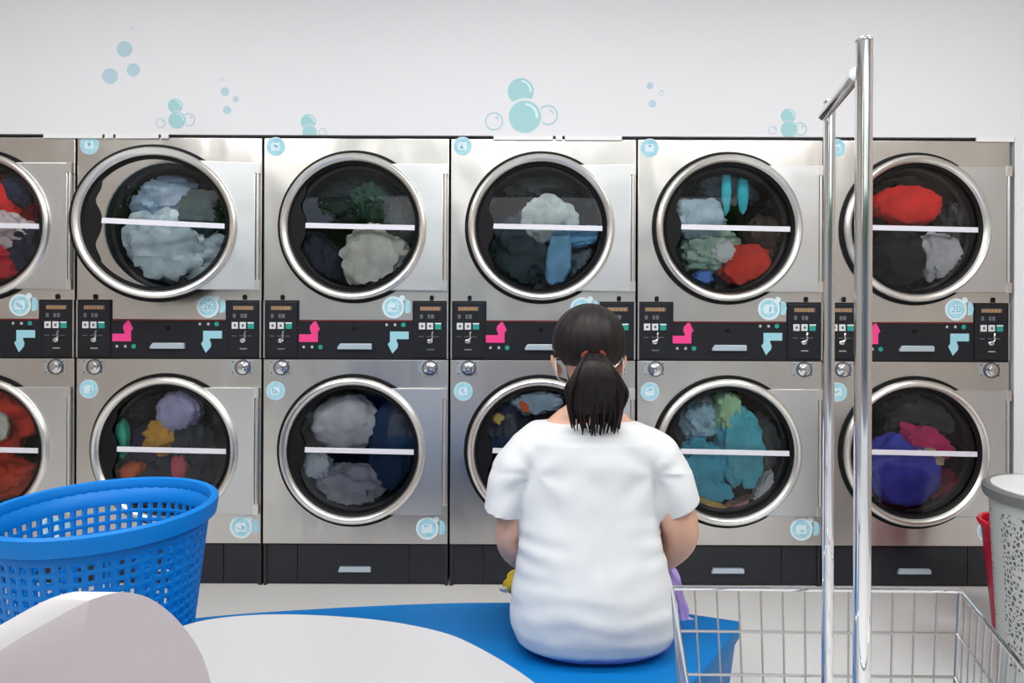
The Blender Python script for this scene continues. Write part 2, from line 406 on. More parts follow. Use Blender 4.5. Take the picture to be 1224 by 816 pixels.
# round stickers
def round_sticker(cx, cz, r, ring, tab=False, txt=None, seed=0):
    mb = MB(); flat(mb, [circle(cx, cz, r, 40)], -.0042, -.0052)
    if tab:
        flat(mb, [circle(cx+r*.80, cz+r*.82, r*.27, 16)], -.0042, -.0050)
        mb.m = 1; flat(mb, [[(cx+r*1.06, cz-r*.55), (cx+r*1.5, cz-r*.5), (cx+r*1.62, cz+.1*r), (cx+r*1.45, cz+r*.6), (cx+r*1.1, cz+r*.75)]], -.0042, -.0050)
    mb.m = 1; flat(mb, [circle(cx, cz, r*(.80 if tab else .93), 40)], -.0050, -.0056)
    rr = random.Random(seed)
    mb.m = 2 if ring else 0
    flat(mb, [[(cx+a*r, cz+b*r) for a, b in ((-.50, -.42), (.42, -.40), (.46, .05), (.40, .42), (.05, .38), (-.15, .44), (-.48, .30))]], -.0056, -.0061)
    mb.m = 1
    if txt: mb.m = 3; text_into(mb, txt, cx, cz, r*.85, -.0064)
    else:
        mb.m = 3
        pts = [Vector((cx + r*rr.uniform(-.32, .32), -.0064, cz + r*rr.uniform(-.28, .28))) for _ in range(5)]
        mb.tube(catmull(pts, 5), .0016, 5)
    return mb
sticker_m = [DECALW, DECALB, DECALW, DECALD]
def put_stickers(unit, n):
    specs = [('round_sticker', xr(15), zpx(176), xr(11.3), False, None), ('round_sticker', xr(17), zpx(467), xr(11.3), False, None),
             ('number_sticker', xr(157), zpx(367), xr(13.2), True, {2: '26', 6: '20'}.get(n)), ('number_sticker', xr(197.5), zpx(631.5), xr(13.5), True, None)]
    for k, (nm, x, z, r, tab, t) in enumerate(specs):
        rr = random.Random(n*10+k); x += rr.uniform(-.004, .004); z += rr.uniform(-.004, .004)
        me = round_sticker(x, z, r, tab, tab, t, n*7+k).mesh(nm, sticker_m, False)
        o = link_mesh(nm, me, unit); o['label'] = ('white and blue number sticker' if tab else 'pale blue round sticker') + (' on the upper dryer' if k in (0, 2) else ' on the lower dryer')
# drums and doors
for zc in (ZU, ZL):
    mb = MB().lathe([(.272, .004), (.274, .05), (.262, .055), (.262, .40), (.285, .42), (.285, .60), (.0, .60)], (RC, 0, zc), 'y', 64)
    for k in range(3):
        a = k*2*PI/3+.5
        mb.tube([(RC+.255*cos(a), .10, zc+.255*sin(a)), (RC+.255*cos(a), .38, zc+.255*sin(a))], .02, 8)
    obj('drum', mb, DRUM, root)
HX, HY = xr(218), -.016
doors = []
for zc in (ZU, ZL):
    mb = MB()
    H = Vector((HX, HY, zc))
    mb.lathe([(.313, -.006), (.313, -.024), (.310, -.031), (.304, -.0355), (.297, -.037), (.290, -.0345), (.284, -.028), (.277, -.014), (.270, -.006), (.270, .002)], (RC, 0, zc), 'y', 96)
    mb.lathe([(.296, -.0372), (.2995, -.0385), (.303, -.0368)], (RC, 0, zc), 'y', 96)
    # square hinge plate, hollow where the ring sits
    pl = [(RC+.02, zc+.268), (HX-.010, zc+.268), (HX-.010, zc-.273), (RC+.02, zc-.273)]
    arc = [(RC+.295*cos(t), zc+.295*sin(t)) for t in [(-66+132*k/30)*PI/180 for k in range(31)]]
    poly = [(RC+.295*cos(-66*PI/180), zc-.273), (HX-.009, zc-.273), (HX-.009, zc+.268), (RC+.295*cos(66*PI/180), zc+.268)] + arc[::-1]
    mb.m = 1; flat(mb, [poly], -.006, -.020, .003)
    door = obj('door', mb, [RING, PLATE], root, origin=H)
    # hinge
    mb = MB().tube([(HX, HY, zc-.268), (HX, HY, zc+.262)], .0065, 10)
    for z1, z2 in ((zc+.225, zc+.268), (zc-.273, zc-.23)): mb.box(HX-.012, HX+.010, HY-.008, -.005, z1, z2)
    obj('hinge', mb, RING, door)
    # black seals
    obj('door_seal', MB().lathe([(.290, -.0045), (.3285, -.0045), (.327, -.0105), (.313, -.012)], (RC, 0, zc), 'y', 96), RUBBER, door)
    mb = MB().lathe([(.287, -.030), (.281, -.022), (.271, -.0145), (.268, -.002), (.268, .003)], (RC, 0, zc), 'y', 96)
    mb.lathe([(.2700, -.0145), (.2665, -.0165), (.2640, -.0135)], (RC, 0, zc), 'y', 96)
    obj('inner_seal', mb, RUBBER, door)
    # black latch crescent with its wavy inner edge
    rt, lf = [], []
    for k in range(29):
        z = -.178+.356*k/28; xl = -math.sqrt(.269**2 - z*z)
        x = -.203 - .024*(math.exp(-((z-.085)/.04)**2) + math.exp(-((z+.095)/.045)**2))
        rt.append((RC+max(x, xl+.003), zc+z)); lf.append((RC+xl, zc+z))
    pts = rt + lf[::-1]
    obj('latch_plate', flat(MB(), [pts], -.0140, -.0165), RUBBER, door)
    gl = ([(.0, -.0135)] + [(.269*k/12, -.0135+.0075*(k/12)**2) for k in range(1, 13)])[::-1]
    obj('door_glass', MB().lathe(gl, (RC, 0, zc), 'y', 72), GLASS, door)
    b0, b1 = RC-.206, RC+.265
    mb = MB(); flat(mb, [[(b0, zc-.007), (b1-.004, zc-.0155), (b1-.004, zc+.0065), (b0+.002, zc+.015)]], -.0145, -.0185, .0008)
    obj('cross_bar', mb, BAR, door, label='white bar across the glass')
    doors.append(door)
doors[0]['label'] = 'round glass door of the upper dryer'; doors[1]['label'] = 'round glass door of the lower dryer'

def copy_tree(o, parent=None):
    c = o.copy(); C.objects.link(c)
    if parent: c.parent = parent
    for ch in list(o.children): copy_tree(ch, c)
    return c
kids0 = list(root.children)
ULAB = ['stacked steel tumble dryer at the left end, cut by the frame, red clothes inside',
        'stacked steel tumble dryer with its upper door ajar, behind the blue basket',
        'stacked steel tumble dryer third from left, pale cloth behind both glass doors',
        'stacked steel tumble dryer in front of the seated woman, who hides its lower door',
        'stacked steel tumble dryer with turquoise washing in its lower drum, right of the woman',
        'stacked steel tumble dryer at the right end beside the white wall, behind the cart poles']
units = []
for n in range(1, 7):
    u = root if n == 1 else copy_tree(root)
    u.location = (UX0 + (n-1)*UW, 0, 0); u['label'] = ULAB[n-1]; u['category'] = 'dryer'; u['group'] = 'stacked dryers along the back wall'
    units.append(u)
for n, u in enumerate(units, 1):
    ORG[u.name] = Vector(u.location)
    put_stickers(u, n)
    if n == 2:
        for ch in u.children:
            if ch.name.startswith('door') and ch.location.z > 1: ch.rotation_euler = (0, 0, math.radians(13)); ch['label'] = 'round glass door of the upper dryer, standing ajar'

# white strips painting the light that shines through the gap above the dryers
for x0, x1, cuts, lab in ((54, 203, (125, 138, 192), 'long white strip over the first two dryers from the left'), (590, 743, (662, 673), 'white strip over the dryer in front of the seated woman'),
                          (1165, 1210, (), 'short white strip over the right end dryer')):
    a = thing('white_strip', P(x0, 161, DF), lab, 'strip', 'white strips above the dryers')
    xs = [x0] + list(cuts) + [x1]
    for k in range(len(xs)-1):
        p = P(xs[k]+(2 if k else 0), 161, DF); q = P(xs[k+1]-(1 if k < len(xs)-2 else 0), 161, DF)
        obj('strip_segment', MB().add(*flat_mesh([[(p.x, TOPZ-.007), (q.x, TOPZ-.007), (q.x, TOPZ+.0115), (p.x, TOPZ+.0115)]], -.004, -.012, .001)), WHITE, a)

# ---------------------------------------------------------------- bubble decals on the wall
WY = -.006
def bubble(parent, px, py, r, kind, lower=None):
    c = P(px, py, DF-.006); R = r*DF/F; zmin = TOPZ+.0135
    def shape(rad, dx=0, dz=0, n=40):
        out = []
        for x, z in circle(c.x+dx, c.z+dz, rad, n):
            if lower:
                q = P(lower[0], lower[1], DF-.006); lr = lower[2]*DF/F; v = Vector((x-q.x, z-q.z))
                if v.length < lr: v = v.normalized()*lr; x, z = q.x+v.x, q.z+v.y
            out.append((x, max(z, zmin)))
        return out
    mb = MB()
    if kind == 'outline':
        flat(mb, [shape(R), shape(R*.86)], WY, WY-.0012); mb.m = 1
        a0 = .2
        pts = [(c.x+R*.62*cos(t), c.z+R*.62*sin(t)) for t in [.35+k*.12 for k in range(9)]] + [(c.x+R*.42*cos(t), c.z+R*.46*sin(t)) for t in [.35+k*.12 for k in range(8, -1, -1)]]
        if min(z for x, z in pts) > zmin: flat(mb, [pts], WY, WY-.0012)
        return obj('bubble', mb, [BUBO, BUBP], parent, smooth=False, label='bubble drawn as an outline')
    flat(mb, [shape(R)], WY, WY-.0012)
    if kind == 'shiny':
        mb.m = 1
        pts = [(c.x+R*.84*cos(t), c.z+R*.84*sin(t)) for t in [-.1+k*.15 for k in range(12)]] + [(c.x+R*.66*cos(t), c.z+R*.70*sin(t)) for t in [-.1+k*.15 for k in range(11, -1, -1)]]
        flat(mb, [pts], WY-.0010, WY-.0016)
        mb.m = 2
    return obj('bubble', mb, [BUBP if kind == 'pale' else BUB, BUBH, BUBO], parent, smooth=False)
def cluster(lab, lst):
    t = thing('bubble_decal', P(lst[0][0], lst[0][1], DF-.006), lab, 'wall decal', 'soap bubble decals above the dryers')
    for b in lst: bubble(t, *b)
cluster('three pale blue dots high on the wall at the left', [(149, 58.5, 9.3, 'pale'), (131.5, 91, 9.3, 'pale'), (159.5, 83.5, 7.8, 'pale'), (157.5, 34.5, 2, 'outline')])
cluster('small teal bubble decal above the dryer with its door ajar', [(209.5, 126.5, 8.6, 'shiny', (211.5, 143.5, 11.3)), (211.5, 143.5, 10, 'shiny'), (192, 147, 5.8, 'outline'), (225.5, 143, 7.6, 'outline', (211.5, 143.5, 11.5))])
cluster('group of tiny pale dots right of the small teal bubbles', [(269, 109.5, 5, 'pale'), (282, 118.5, 3.3, 'pale'), (271.5, 131.5, 4.8, 'pale'), (265, 95.3, 1.6, 'outline')])
cluster('small teal bubble decal cut by the edge above the third dryer from left', [(368.5, 145.5, 9, 'shiny', (370, 158, 9.5)), (370, 158, 8.5, 'plain'), (386, 158, 5, 'outline')])
cluster('largest teal bubble decal, above the woman in white', [(622.5, 109, 15.6, 'shiny', (627.5, 139.5, 22.5)), (627.5, 139.5, 19.2, 'shiny'), (590.5, 145, 10.8, 'outline'), (655, 137.5, 12, 'outline', (627.5, 139.5, 21.5))])
cluster('group of tiny pale dots between the large decal and the cart poles', [(777, 102.5, 4, 'pale'), (790.3, 111, 3.2, 'outline'), (780, 124, 4.5, 'pale')])
cluster('small teal bubble decal just left of the chrome cart poles', [(942, 138.5, 8.6, 'shiny', (943, 154.5, 11)), (943, 154.5, 9.8, 'plain'), (923.5, 155.5, 5, 'outline'), (956.5, 154, 8, 'outline', (943, 154.5, 11))])

# ---------------------------------------------------------------- laundry in the drums
def cloth_mat(col, rough=.85):
    col = tuple(c*(min(2.9, .86/max(col)) if max(col) > .1 else 1.3) for c in col)
    nm = 'cloth_%02d%02d%02d_%d' % (int(col[0]*99), int(col[1]*99), int(col[2]*99), int(rough*10))
    c2 = tuple(c*.72 for c in col)
    return mat(nm, col, rough, var=((14, 14, 14), .3, c2), bump=((40, 40, 40), .12, .003), sheen=.0)
LN = 0
def lump(n, row, px, py, rx, rz, col, label, cat='laundry', y=.13, ry=.10, fold=1., tilt=0., rough=.85, name='garment'):
    """a crumpled piece of cloth lying in a drum; px,py,rx,rz measured on the photo"""
    global LN; LN += 1
    c = P(px, py, DF + y); c.x *= 1; rx *= DF/F; rz *= DF/F
    dc = Vector((UX0 + (n-1)*UW + RC, 0, ZU if row == 'u' else ZL))
    N, M = 56, 34; vs = []; seed = Vector((LN*3.7, LN*1.9, LN*.77))
    mb = MB()
    for i in range(M+1):
        t = -PI/2 + PI*i/M
        for k in range(N):
            a = 2*PI*k/N
            d = Vector((cos(t)*cos(a), cos(t)*sin(a), sin(t)))
            f = 1 + .22*fold*noise.noise(d*1.5+seed) + .30*fold*(abs(noise.noise(d*2.6+seed*2))-.2) + .07*fold*noise.noise(d*7+seed)
            f += .055*fold*sin(11*(d.x*cos(tilt+.6)+d.z*sin(tilt+.6)) + 5*noise.noise(d*2+seed))
            q = Vector((d.x*rx*f, d.y*ry*f, d.z*rz*f))
            ct, st = cos(tilt), sin(tilt)
            q = Vector((q.x*ct - q.z*st, q.y, q.x*st + q.z*ct)) + c
            q.y = min(max(q.y, .012 + .010*(1+noise.noise(q*14+seed))), .39)
            v = Vector((q.x-dc.x, q.z-dc.z)); lim = .252
            if v.length > lim: v = v.normalized()*(lim - .012*(1+noise.noise(q*9+seed))); q.x = dc.x+v.x; q.z = dc.z+v.y
            vs.append(q)
    fs = [(i*N+k, i*N+(k+1) % N, (i+1)*N+(k+1) % N, (i+1)*N+k) for i in range(M) for k in range(N)]
    mb.add(vs, fs)
    m = cloth_mat(col, rough)
    o = obj(name, mb, m, origin=c)
    return tag(o, label, cat)
RED, DRED, NAVY, WHT = (.55, .012, .012), (.28, .012, .01), (.015, .02, .06), (.62, .62, .66)
lump(1, 'u', -5, 245, 50, 42, RED, 'bright red garment in the upper drum at the left end', y=.16)
lump(1, 'u', 8, 275, 40, 22, (.58, .50, .52), 'whitish pink garment between the red ones at the left end, upper drum', y=.10, ry=.08, tilt=-.4)
lump(1, 'u', 22, 228, 12, 22, NAVY, 'navy sleeve at the top of the red load, left end upper drum', y=.08, ry=.05, tilt=.5)
lump(1, 'u', -10, 310, 48, 34, (.36, .012, .02), 'dark red garment at the bottom of the left end upper drum', y=.14)
lump(1, 'l', -2, 500, 52, 45, (.36, .022, .01), 'brick red garment filling the lower drum at the left end', y=.16)
lump(1, 'l', 0, 570, 46, 30, (.40, .03, .008), 'orange red garment lying low in the left end lower drum', y=.12)
lump(1, 'l', 0, 510, 12, 17, (.60, .60, .55), 'round white patch of cloth in the left end lower drum', y=.035, ry=.03, fold=.3)
lump(2, 'u', 200, 300, 66, 44, (.20, .26, .29), 'shiny grey blue plastic laundry bag behind the ajar door', y=.13, rough=.22, name='laundry_bag', cat='bag', fold=1.3)
lump(2, 'u', 190, 232, 58, 32, (.16, .23, .31), 'slate blue garment above the plastic bag behind the ajar door', y=.18, rough=.4)
lump(2, 'l', 215, 492, 27, 27, (.50, .50, .80), 'lavender white garment at the top of the drum behind the blue basket', y=.08, ry=.07, fold=.5, name='garment')
lump(2, 'l', 198, 520, 23, 22, (.50, .27, .05), 'mustard yellow garment below the lavender one', y=.07, ry=.06, fold=1.2, tilt=.8)
lump(2, 'l', 230, 530, 22, 36, (.03, .04, .065), 'charcoal garment at the right of the drum behind the blue basket', y=.12)
lump(2, 'l', 178, 538, 40, 40, (.02, .028, .07), 'dark navy garment at the left of the drum behind the blue basket', y=.16)
lump(2, 'l', 146, 524, 9, 24, (.03, .36, .24), 'green sock at the left edge of the drum behind the blue basket', y=.04, ry=.03, fold=.6, name='sock')
lump(2, 'l', 158, 562, 16, 10, (.65, .13, .04), 'small orange cloth low in the drum behind the blue basket', y=.05, ry=.04, tilt=.4)
lump(2, 'l', 215, 557, 10, 15, (.60, .10, .14), 'coral pink sock hanging below the cross bar, behind the blue basket', y=.04, ry=.04, name='sock')
lump(3, 'u', 450, 310, 40, 44, (.30, .31, .28), 'pale grey towel in the upper drum of the third dryer from left', y=.10, fold=.7, name='towel')
lump(3, 'u', 425, 232, 56, 34, (.015, .03, .035), 'near black garment at the top of the third dryer from left', y=.2)
lump(3, 'u', 385, 315, 24, 40, (.02, .03, .05), 'dark navy garment left of the pale grey towel', y=.12, tilt=.3)
lump(3, 'l', 415, 505, 44, 34, (.30, .31, .33), 'grey sheet above the cross bar in the third lower drum from left', y=.12, fold=.5, name='sheet')
lump(3, 'l', 470, 530, 28, 56, (.015, .04, .10), 'deep blue garment at the right of the third lower drum from left', y=.12, fold=.7)
lump(3, 'l', 420, 580, 42, 28, (.20, .20, .23), 'greyish garment at the bottom of the third lower drum from left', y=.11)
lump(3, 'l', 380, 555, 16, 18, (.32, .37, .41), 'pale blue grey cloth at the lower left of the third lower drum', y=.05, ry=.05)
lump(4, 'u', 655, 262, 34, 28, (.36, .42, .43), 'pale grey towel hanging like a hood above the woman', y=.08, ry=.06, fold=.6, name='towel')
lump(4, 'u', 668, 308, 15, 42, (.22, .52, .82), 'light blue garment hanging down in the drum above the woman', y=.045, ry=.05, fold=.7, tilt=-.12)
lump(4, 'u', 700, 282, 26, 12, (.14, .40, .70), 'blue sleeve reaching right in the drum above the woman', y=.06, ry=.05, tilt=.25)
lump(4, 'u', 625, 300, 38, 46, (.035, .06, .07), 'dark teal garment at the left of the drum above the woman', y=.15)
lump(4, 'u', 650, 222, 50, 24, (.05, .06, .065), 'charcoal garment at the top of the drum above the woman', y=.2)
lump(4, 'l', 608, 520, 28, 44, (.012, .02, .045), 'dark navy garment in the drum left of the woman\'s shoulder', y=.11)
lump(4, 'l', 640, 478, 34, 16, (.16, .23, .29), 'grey blue cloth at the top of the drum behind the woman\'s head', y=.09)
lump(4, 'l', 626, 485, 6, 10, (.62, .12, .04), 'thin orange cloth peeping out beside the woman\'s head', y=.04, ry=.03, tilt=.6)
lump(4, 'l', 596, 500, 8, 6, (.60, .45, .10), 'small yellow cloth in the drum left of the woman\'s shoulder', y=.04, ry=.03)
lump(5, 'u', 838, 262, 30, 24, (.34, .50, .60), 'pale blue translucent bag at the left of the drum right of the woman', y=.06, ry=.06, rough=.3, name='laundry_bag', cat='bag', fold=1.2)
lump(5, 'u', 850, 300, 38, 28, (.16, .24, .20), 'grey green garment in the upper drum right of the woman', y=.13)
lump(5, 'u', 890, 318, 30, 27, (.42, .03, .018), 'dark red garment low in the upper drum right of the woman', y=.07, ry=.08, fold=.8, tilt=.3)
lump(5, 'u', 918, 290, 30, 32, (.07, .045, .045), 'brownish black garment behind the dark red one', y=.15)
lump(5, 'u', 864, 300, 14, 14, (.60, .66, .68), 'small white cloth in the upper drum right of the woman', y=.045, ry=.04)
lump(5, 'u', 840, 332, 12, 8, (.06, .14, .42), 'small royal blue cloth at the bottom left of that upper drum', y=.05, ry=.04)
lump(5, 'u', 880, 222, 46, 20, (.06, .09, .11), 'dark grey garment at the top of the upper drum right of the woman', y=.2)
lump(5, 'l', 886, 535, 26, 50, (.07, .42, .52), 'turquoise garment standing in the middle of the lower drum', y=.07, ry=.08, fold=.9, tilt=.08)
lump(5, 'l', 835, 560, 34, 34, (.02, .30, .42), 'deep turquoise garment at the left of the lower drum', y=.08, ry=.08, tilt=-.5)
lump(5, 'l', 836, 500, 24, 26, (.20, .34, .42), 'blue grey cloth at the upper left of the turquoise load', y=.15)
lump(5, 'l', 850, 487, 30, 20, (.50, .55, .56), 'white towel at the top of the turquoise load', y=.18, name='towel')
lump(5, 'l', 848, 601, 22, 5, (.65, .45, .10), 'yellow hem at the bottom of the turquoise load', y=.035, ry=.03, tilt=-.3, fold=.5)
lump(5, 'l', 918, 520, 26, 50, (.05, .055, .065), 'charcoal garment at the right of the turquoise load', y=.15)
lump(5, 'l', 912, 583, 8, 22, (.36, .37, .40), 'pale grey sleeve at the lower right of the turquoise load', y=.045, ry=.04, tilt=-.5)
lump(5, 'l', 888, 605, 20, 7, (.48, .24, .20), 'dusty pink cloth under the turquoise garment', y=.05, ry=.04)
lump(6, 'u', 1084, 246, 42, 25, (.60, .015, .012), 'bright red garment in the upper drum of the right end dryer', y=.06, ry=.06, fold=.45, tilt=-.05)
lump(6, 'u', 1072, 312, 32, 36, (.012, .014, .022), 'black garment at the lower left of the right end upper drum', y=.10)
lump(6, 'u', 1125, 310, 26, 34, (.26, .27, .29), 'grey towel at the bottom of the right end upper drum', y=.07, ry=.07, tilt=.5, name='towel')
lump(6, 'u', 1145, 262, 24, 40, (.07, .075, .09), 'dark grey garment at the right of the right end upper drum', y=.13)
lump(6, 'u', 1095, 218, 44, 16, (.02, .02, .025), 'black garment above the bright red one', y=.17)
lump(6, 'l', 1075, 560, 48, 46, (.035, .045, .32), 'royal blue garment filling the lower drum of the right end dryer', y=.09, fold=.5)
lump(6, 'l', 1108, 528, 30, 17, (.46, .025, .13), 'crimson pink garment across the middle of the right end lower drum', y=.045, ry=.05, tilt=-.5)
lump(6, 'l', 1106, 545, 22, 11, (.50, .40, .30), 'cream cloth tucked under the crimson one', y=.04, ry=.04, tilt=-.2)
lump(6, 'l', 1100, 495, 48, 30, (.05, .055, .06), 'dark grey garment at the top of the right end lower drum', y=.15)
lump(6, 'l', 1130, 585, 24, 26, (.14, .012, .03), 'maroon garment at the lower right of the right end lower drum', y=.10)

lump(1, 'u', 40, 300, 22, 30, NAVY, 'navy garment at the lower right of the left end upper drum', y=.14)
lump(2, 'l', 208, 560, 46, 26, (.02, .025, .05), 'black navy garment at the bottom of the drum behind the blue basket', y=.13)
lump(2, 'l', 176, 484, 26, 18, (.015, .018, .03), 'black garment left of the lavender one', y=.14)
lump(2, 'u', 240, 258, 26, 30, (.02, .06, .05), 'dark green garment at the right behind the ajar door', y=.14)
lump(3, 'u', 478, 275, 20, 40, (.05, .07, .06), 'dark grey green garment at the right of the third upper drum from left', y=.16)
lump(3, 'u', 445, 240, 24, 22, (.02, .07, .05), 'dark green garment above the pale grey towel', y=.13)  # added fill lump; its green stands in for leaves reflected in the glass
lump(4, 'u', 700, 320, 24, 28, (.06, .09, .11), 'slate grey garment at the lower right of the drum above the woman', y=.14)
lump(5, 'u', 868, 224, 6, 34, (.02, .24, .30), 'thin teal strap at the top of the upper drum right of the woman', y=.08, ry=.02, fold=.3)
lump(5, 'u', 888, 226, 7, 30, (.02, .24, .30), 'wider teal strap at the top of the upper drum right of the woman', y=.09, ry=.02, fold=.3)
lump(5, 'l', 868, 487, 16, 26, (.20, .34, .20), 'olive green garment above the turquoise one', y=.09)
lump(5, 'l', 846, 582, 30, 14, (.05, .40, .56), 'bright cyan cloth low in the lower drum right of the woman', y=.05, ry=.06, tilt=-.35)
lump(6, 'l', 1150, 545, 20, 36, (.04, .02, .05), 'dark purple garment at the right of the right end lower drum', y=.12)

# ---------------------------------------------------------------- blue bench
BZ = .362
b0 = Vector((-.1, 1.4-DF, 0))
back = catmull([(-1.28, 1.40, 0), (-1.16, 1.62, 0), (-.87, 1.738, 0), (-.5, 1.805, 0), (-.10, 1.842, 0), (.25, 1.832, 0), (.45, 1.79, 0), (.612, 1.738, 0)], 8)
front = catmull([(.612, 1.738, 0), (.52, 1.60, 0), (.40, 1.445, 0), (.22, 1.27, 0), (-.15, 1.16, 0), (-.6, 1.12, 0), (-1.05, 1.16, 0), (-1.22, 1.25, 0)], 8)
outl = [Vector((p.x, p.y-DF, 0)) for p in back + front[1:]]
cen = sum(outl, Vector())/len(outl)
def bring(sc, z): return [Vector((cen.x+(p.x-cen.x)*sc, cen.y+(p.y-cen.y)*sc, z)) for p in outl]
t = thing('bench', (cen.x, cen.y, 0), 'blue moulded bench with a curved back edge that the woman sits on', 'bench')
obj('seat', MB().loft([bring(.985, BZ-.05), bring(.998, BZ-.045), bring(1, BZ-.008), bring(.997, BZ-.002), bring(.99, BZ)]), BLUEB, t)
obj('base', MB().loft([bring(.93, 0), bring(.985, BZ-.0505)]), BLUEB, t)

# ---------------------------------------------------------------- white oval table (outline fitted to the visible arc)
TZ = .74
tp = [(.031, .785), (-.045, .871), (-.1075, .915), (-.21, .948), (-.345, .9605), (-.44, .943), (-.478, .90), (-.45, .83), (-.375, .765), (-.29, .69), (-.17, .60), (-.02, .545), (.08, .58), (.085, .68)]
to = [Vector((p.x, p.y-DF, 0)) for p in catmull([(x, y, 0) for x, y in tp], 8, True)]
tcn = sum(to, Vector())/len(to)
def tring(sc, z): return [Vector((tcn.x+(p.x-tcn.x)*sc, tcn.y+(p.y-tcn.y)*sc, z)) for p in to][::-1]
t = thing('cafe_table', (tcn.x, tcn.y, 0), 'white smooth rounded table top in the foreground, beside the pale chair back', 'table')
obj('tabletop', MB().loft([tring(.97, TZ-.024), tring(.995, TZ-.018), tring(1, TZ-.008), tring(.998, TZ-.002), tring(.992, TZ)]), TABLEM, t)
obj('pedestal', MB().lathe([(.0, TZ-.024), (.11, TZ-.024), (.10, TZ-.032), (.03, TZ-.05), (.026, .05), (.05, .03), (.19, .012), (.20, 0), (0, 0)], (tcn.x, tcn.y, 0), 'z', 48), WHITE, t)

# ---------------------------------------------------------------- moulded chair at the lower left
d0 = .60
def CP(px, py, d=d0): return P(px, py, d)
apx = CP(133, 707)
t = thing('shell_chair', (apx.x-.02, apx.y+.12, 0), 'pale pinkish white moulded chair back with a rounded top, at the lower left', 'chair')
prof_px = [(-74, 850), (-60, 832), (-30, 803), (0, 778), (30, 759), (60, 742), (88, 726.5), (113, 715), (140, 708), (160, 709), (178, 714.5), (200, 729), (222, 752), (240, 780), (252, 816), (259, 860), (263, 920), (266, 1000), (264, 1080), (255, 1160)]
depth = lambda px: d0 + .03*max(0., 1-(px+90)/350)     # the left side curves away round the sitter
outer = [P(px, py, depth(px)) for px, py in prof_px]
oc = catmull(outer, 6)
left_low = P(-90, 1160, depth(-90))
base_c = Vector(((oc[-1].x+left_low.x)/2, (oc[-1].y+left_low.y)/2, 0))
N = len(oc); rings = []
al = [0.]
for i in range(1, N): al.append(al[-1] + (oc[i]-oc[i-1]).length)
# shell : for every rim point a strip down to the seat line, bulging toward the camera
zs = .47
def strip(off, dome):
    rows = []
    for i, p in enumerate(oc):
        u = al[i]/al[-1]; bx = lerp(left_low.x, oc[-1].x, u); by = lerp(left_low.y, oc[-1].y, u); col = []
        for k in range(13):
            v = k/12; z = lerp(p.z, min(zs, p.z-.01), v)
            x = lerp(p.x, bx, v**1.0); y = lerp(p.y, by, v)
            y -= dome*sin(PI*u)*sin(min(1, v*1.3)*PI*.5)
            col.append(Vector((x+off.x, y+off.y, z+off.z*(1-v))))
        rows.append(col)
    return rows
A = strip(Vector((0, 0, 0)), .035)
Bk = strip(Vector((-.0545, .022, -.009)), .022)
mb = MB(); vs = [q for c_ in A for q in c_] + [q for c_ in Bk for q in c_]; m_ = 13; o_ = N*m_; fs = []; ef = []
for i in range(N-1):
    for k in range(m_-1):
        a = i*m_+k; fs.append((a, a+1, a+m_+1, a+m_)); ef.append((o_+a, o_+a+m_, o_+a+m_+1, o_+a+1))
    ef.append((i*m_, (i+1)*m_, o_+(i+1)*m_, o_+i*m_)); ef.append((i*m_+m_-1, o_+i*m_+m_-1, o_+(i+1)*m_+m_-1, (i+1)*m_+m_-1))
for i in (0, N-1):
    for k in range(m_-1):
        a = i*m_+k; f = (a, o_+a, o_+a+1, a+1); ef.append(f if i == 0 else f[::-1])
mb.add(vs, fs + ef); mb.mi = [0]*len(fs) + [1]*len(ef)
backo = obj('backrest', mb, [CHAIRM, mat('chair_edge', (.66, .645, .66), .5)], t)  # edge and back faces coloured whiter to paint the light on the rim
sx0, sx1 = left_low.x, oc[-1].x; scx = (sx0+sx1)/2; scy = base_c.y+.17
mb = MB(); rr = []
for z, sc in ((.425, .90), (.43, .98), (.45, 1.0), (.468, .98), (.472, .9)):
    rr.append([Vector((scx+.235*sc*cos(a)*abs(cos(a))**-.3 if abs(cos(a)) > 1e-3 else scx, scy+.20*sc*sin(a), z - (.012 if z > .46 and sc < .95 else 0))) for a in [2*PI*k/48+.01 for k in range(48)]])
mb.loft(rr)
obj('seat', mb, CHAIRM, t)
for sx in (-1, 1):
    for sy in (-1, 1):
        obj('leg', MB().tube([(scx+sx*.14, scy+sy*.12, .43), (scx+sx*.19, scy+sy*.17, .004)], [.014, .010], 12), CHROME, t)

# ---------------------------------------------------------------- perforated blue laundry basket on the bench
bc = P(124.5, 607, 1.41); BX, BY = bc.x, bc.y
RT, RB, Z1, Z0 = .209, .163, .752, BZ+.002
t = thing('laundry_basket', (BX, BY, BZ), 'blue perforated plastic laundry basket standing on the bench at the left', 'basket')
mb = MB(); NC, NR = 54, 14
def bp(a, v, off=0.): r = lerp(RB, RT, v)+off; return Vector((BX+r*cos(a), BY+r*sin(a), lerp(Z0, Z1, v)))
zv = [.0, .10] + [.10+.80*(k+1)/NR for k in range(NR)] + [1.]
vs = []; fs = []
ix = {}
def vid(a, v):
    key = (round(a, 5), round(v, 5))
    if key not in ix: ix[key] = len(vs); vs.append(bp(a, v))
    return ix[key]
A2 = 2*PI
for r in range(len(zv)-1):
    for c in range(NC):
        a0_, a1_ = A2*c/NC, (A2*(c+1)/NC) if c < NC-1 else 0.0
        da = A2/NC; v0, v1 = zv[r], zv[r+1]
        q = [vid(a0_, v0), vid(a1_, v0), vid(a1_, v1), vid(a0_, v1)]
        if r in (0, len(zv)-2): fs.append(tuple(q)); continue
        i0, i1 = a0_+da*.24, a0_+da*.76; w0, w1 = lerp(v0, v1, .20), lerp(v0, v1, .80)
        p = []
        for a, v in ((i0, w0), (i1, w0), (i1, w1), (i0, w1)): vs.append(bp(a, v)); p.append(len(vs)-1)
        for k in range(4): fs.append((q[k], q[(k+1) % 4], p[(k+1) % 4], p[k]))
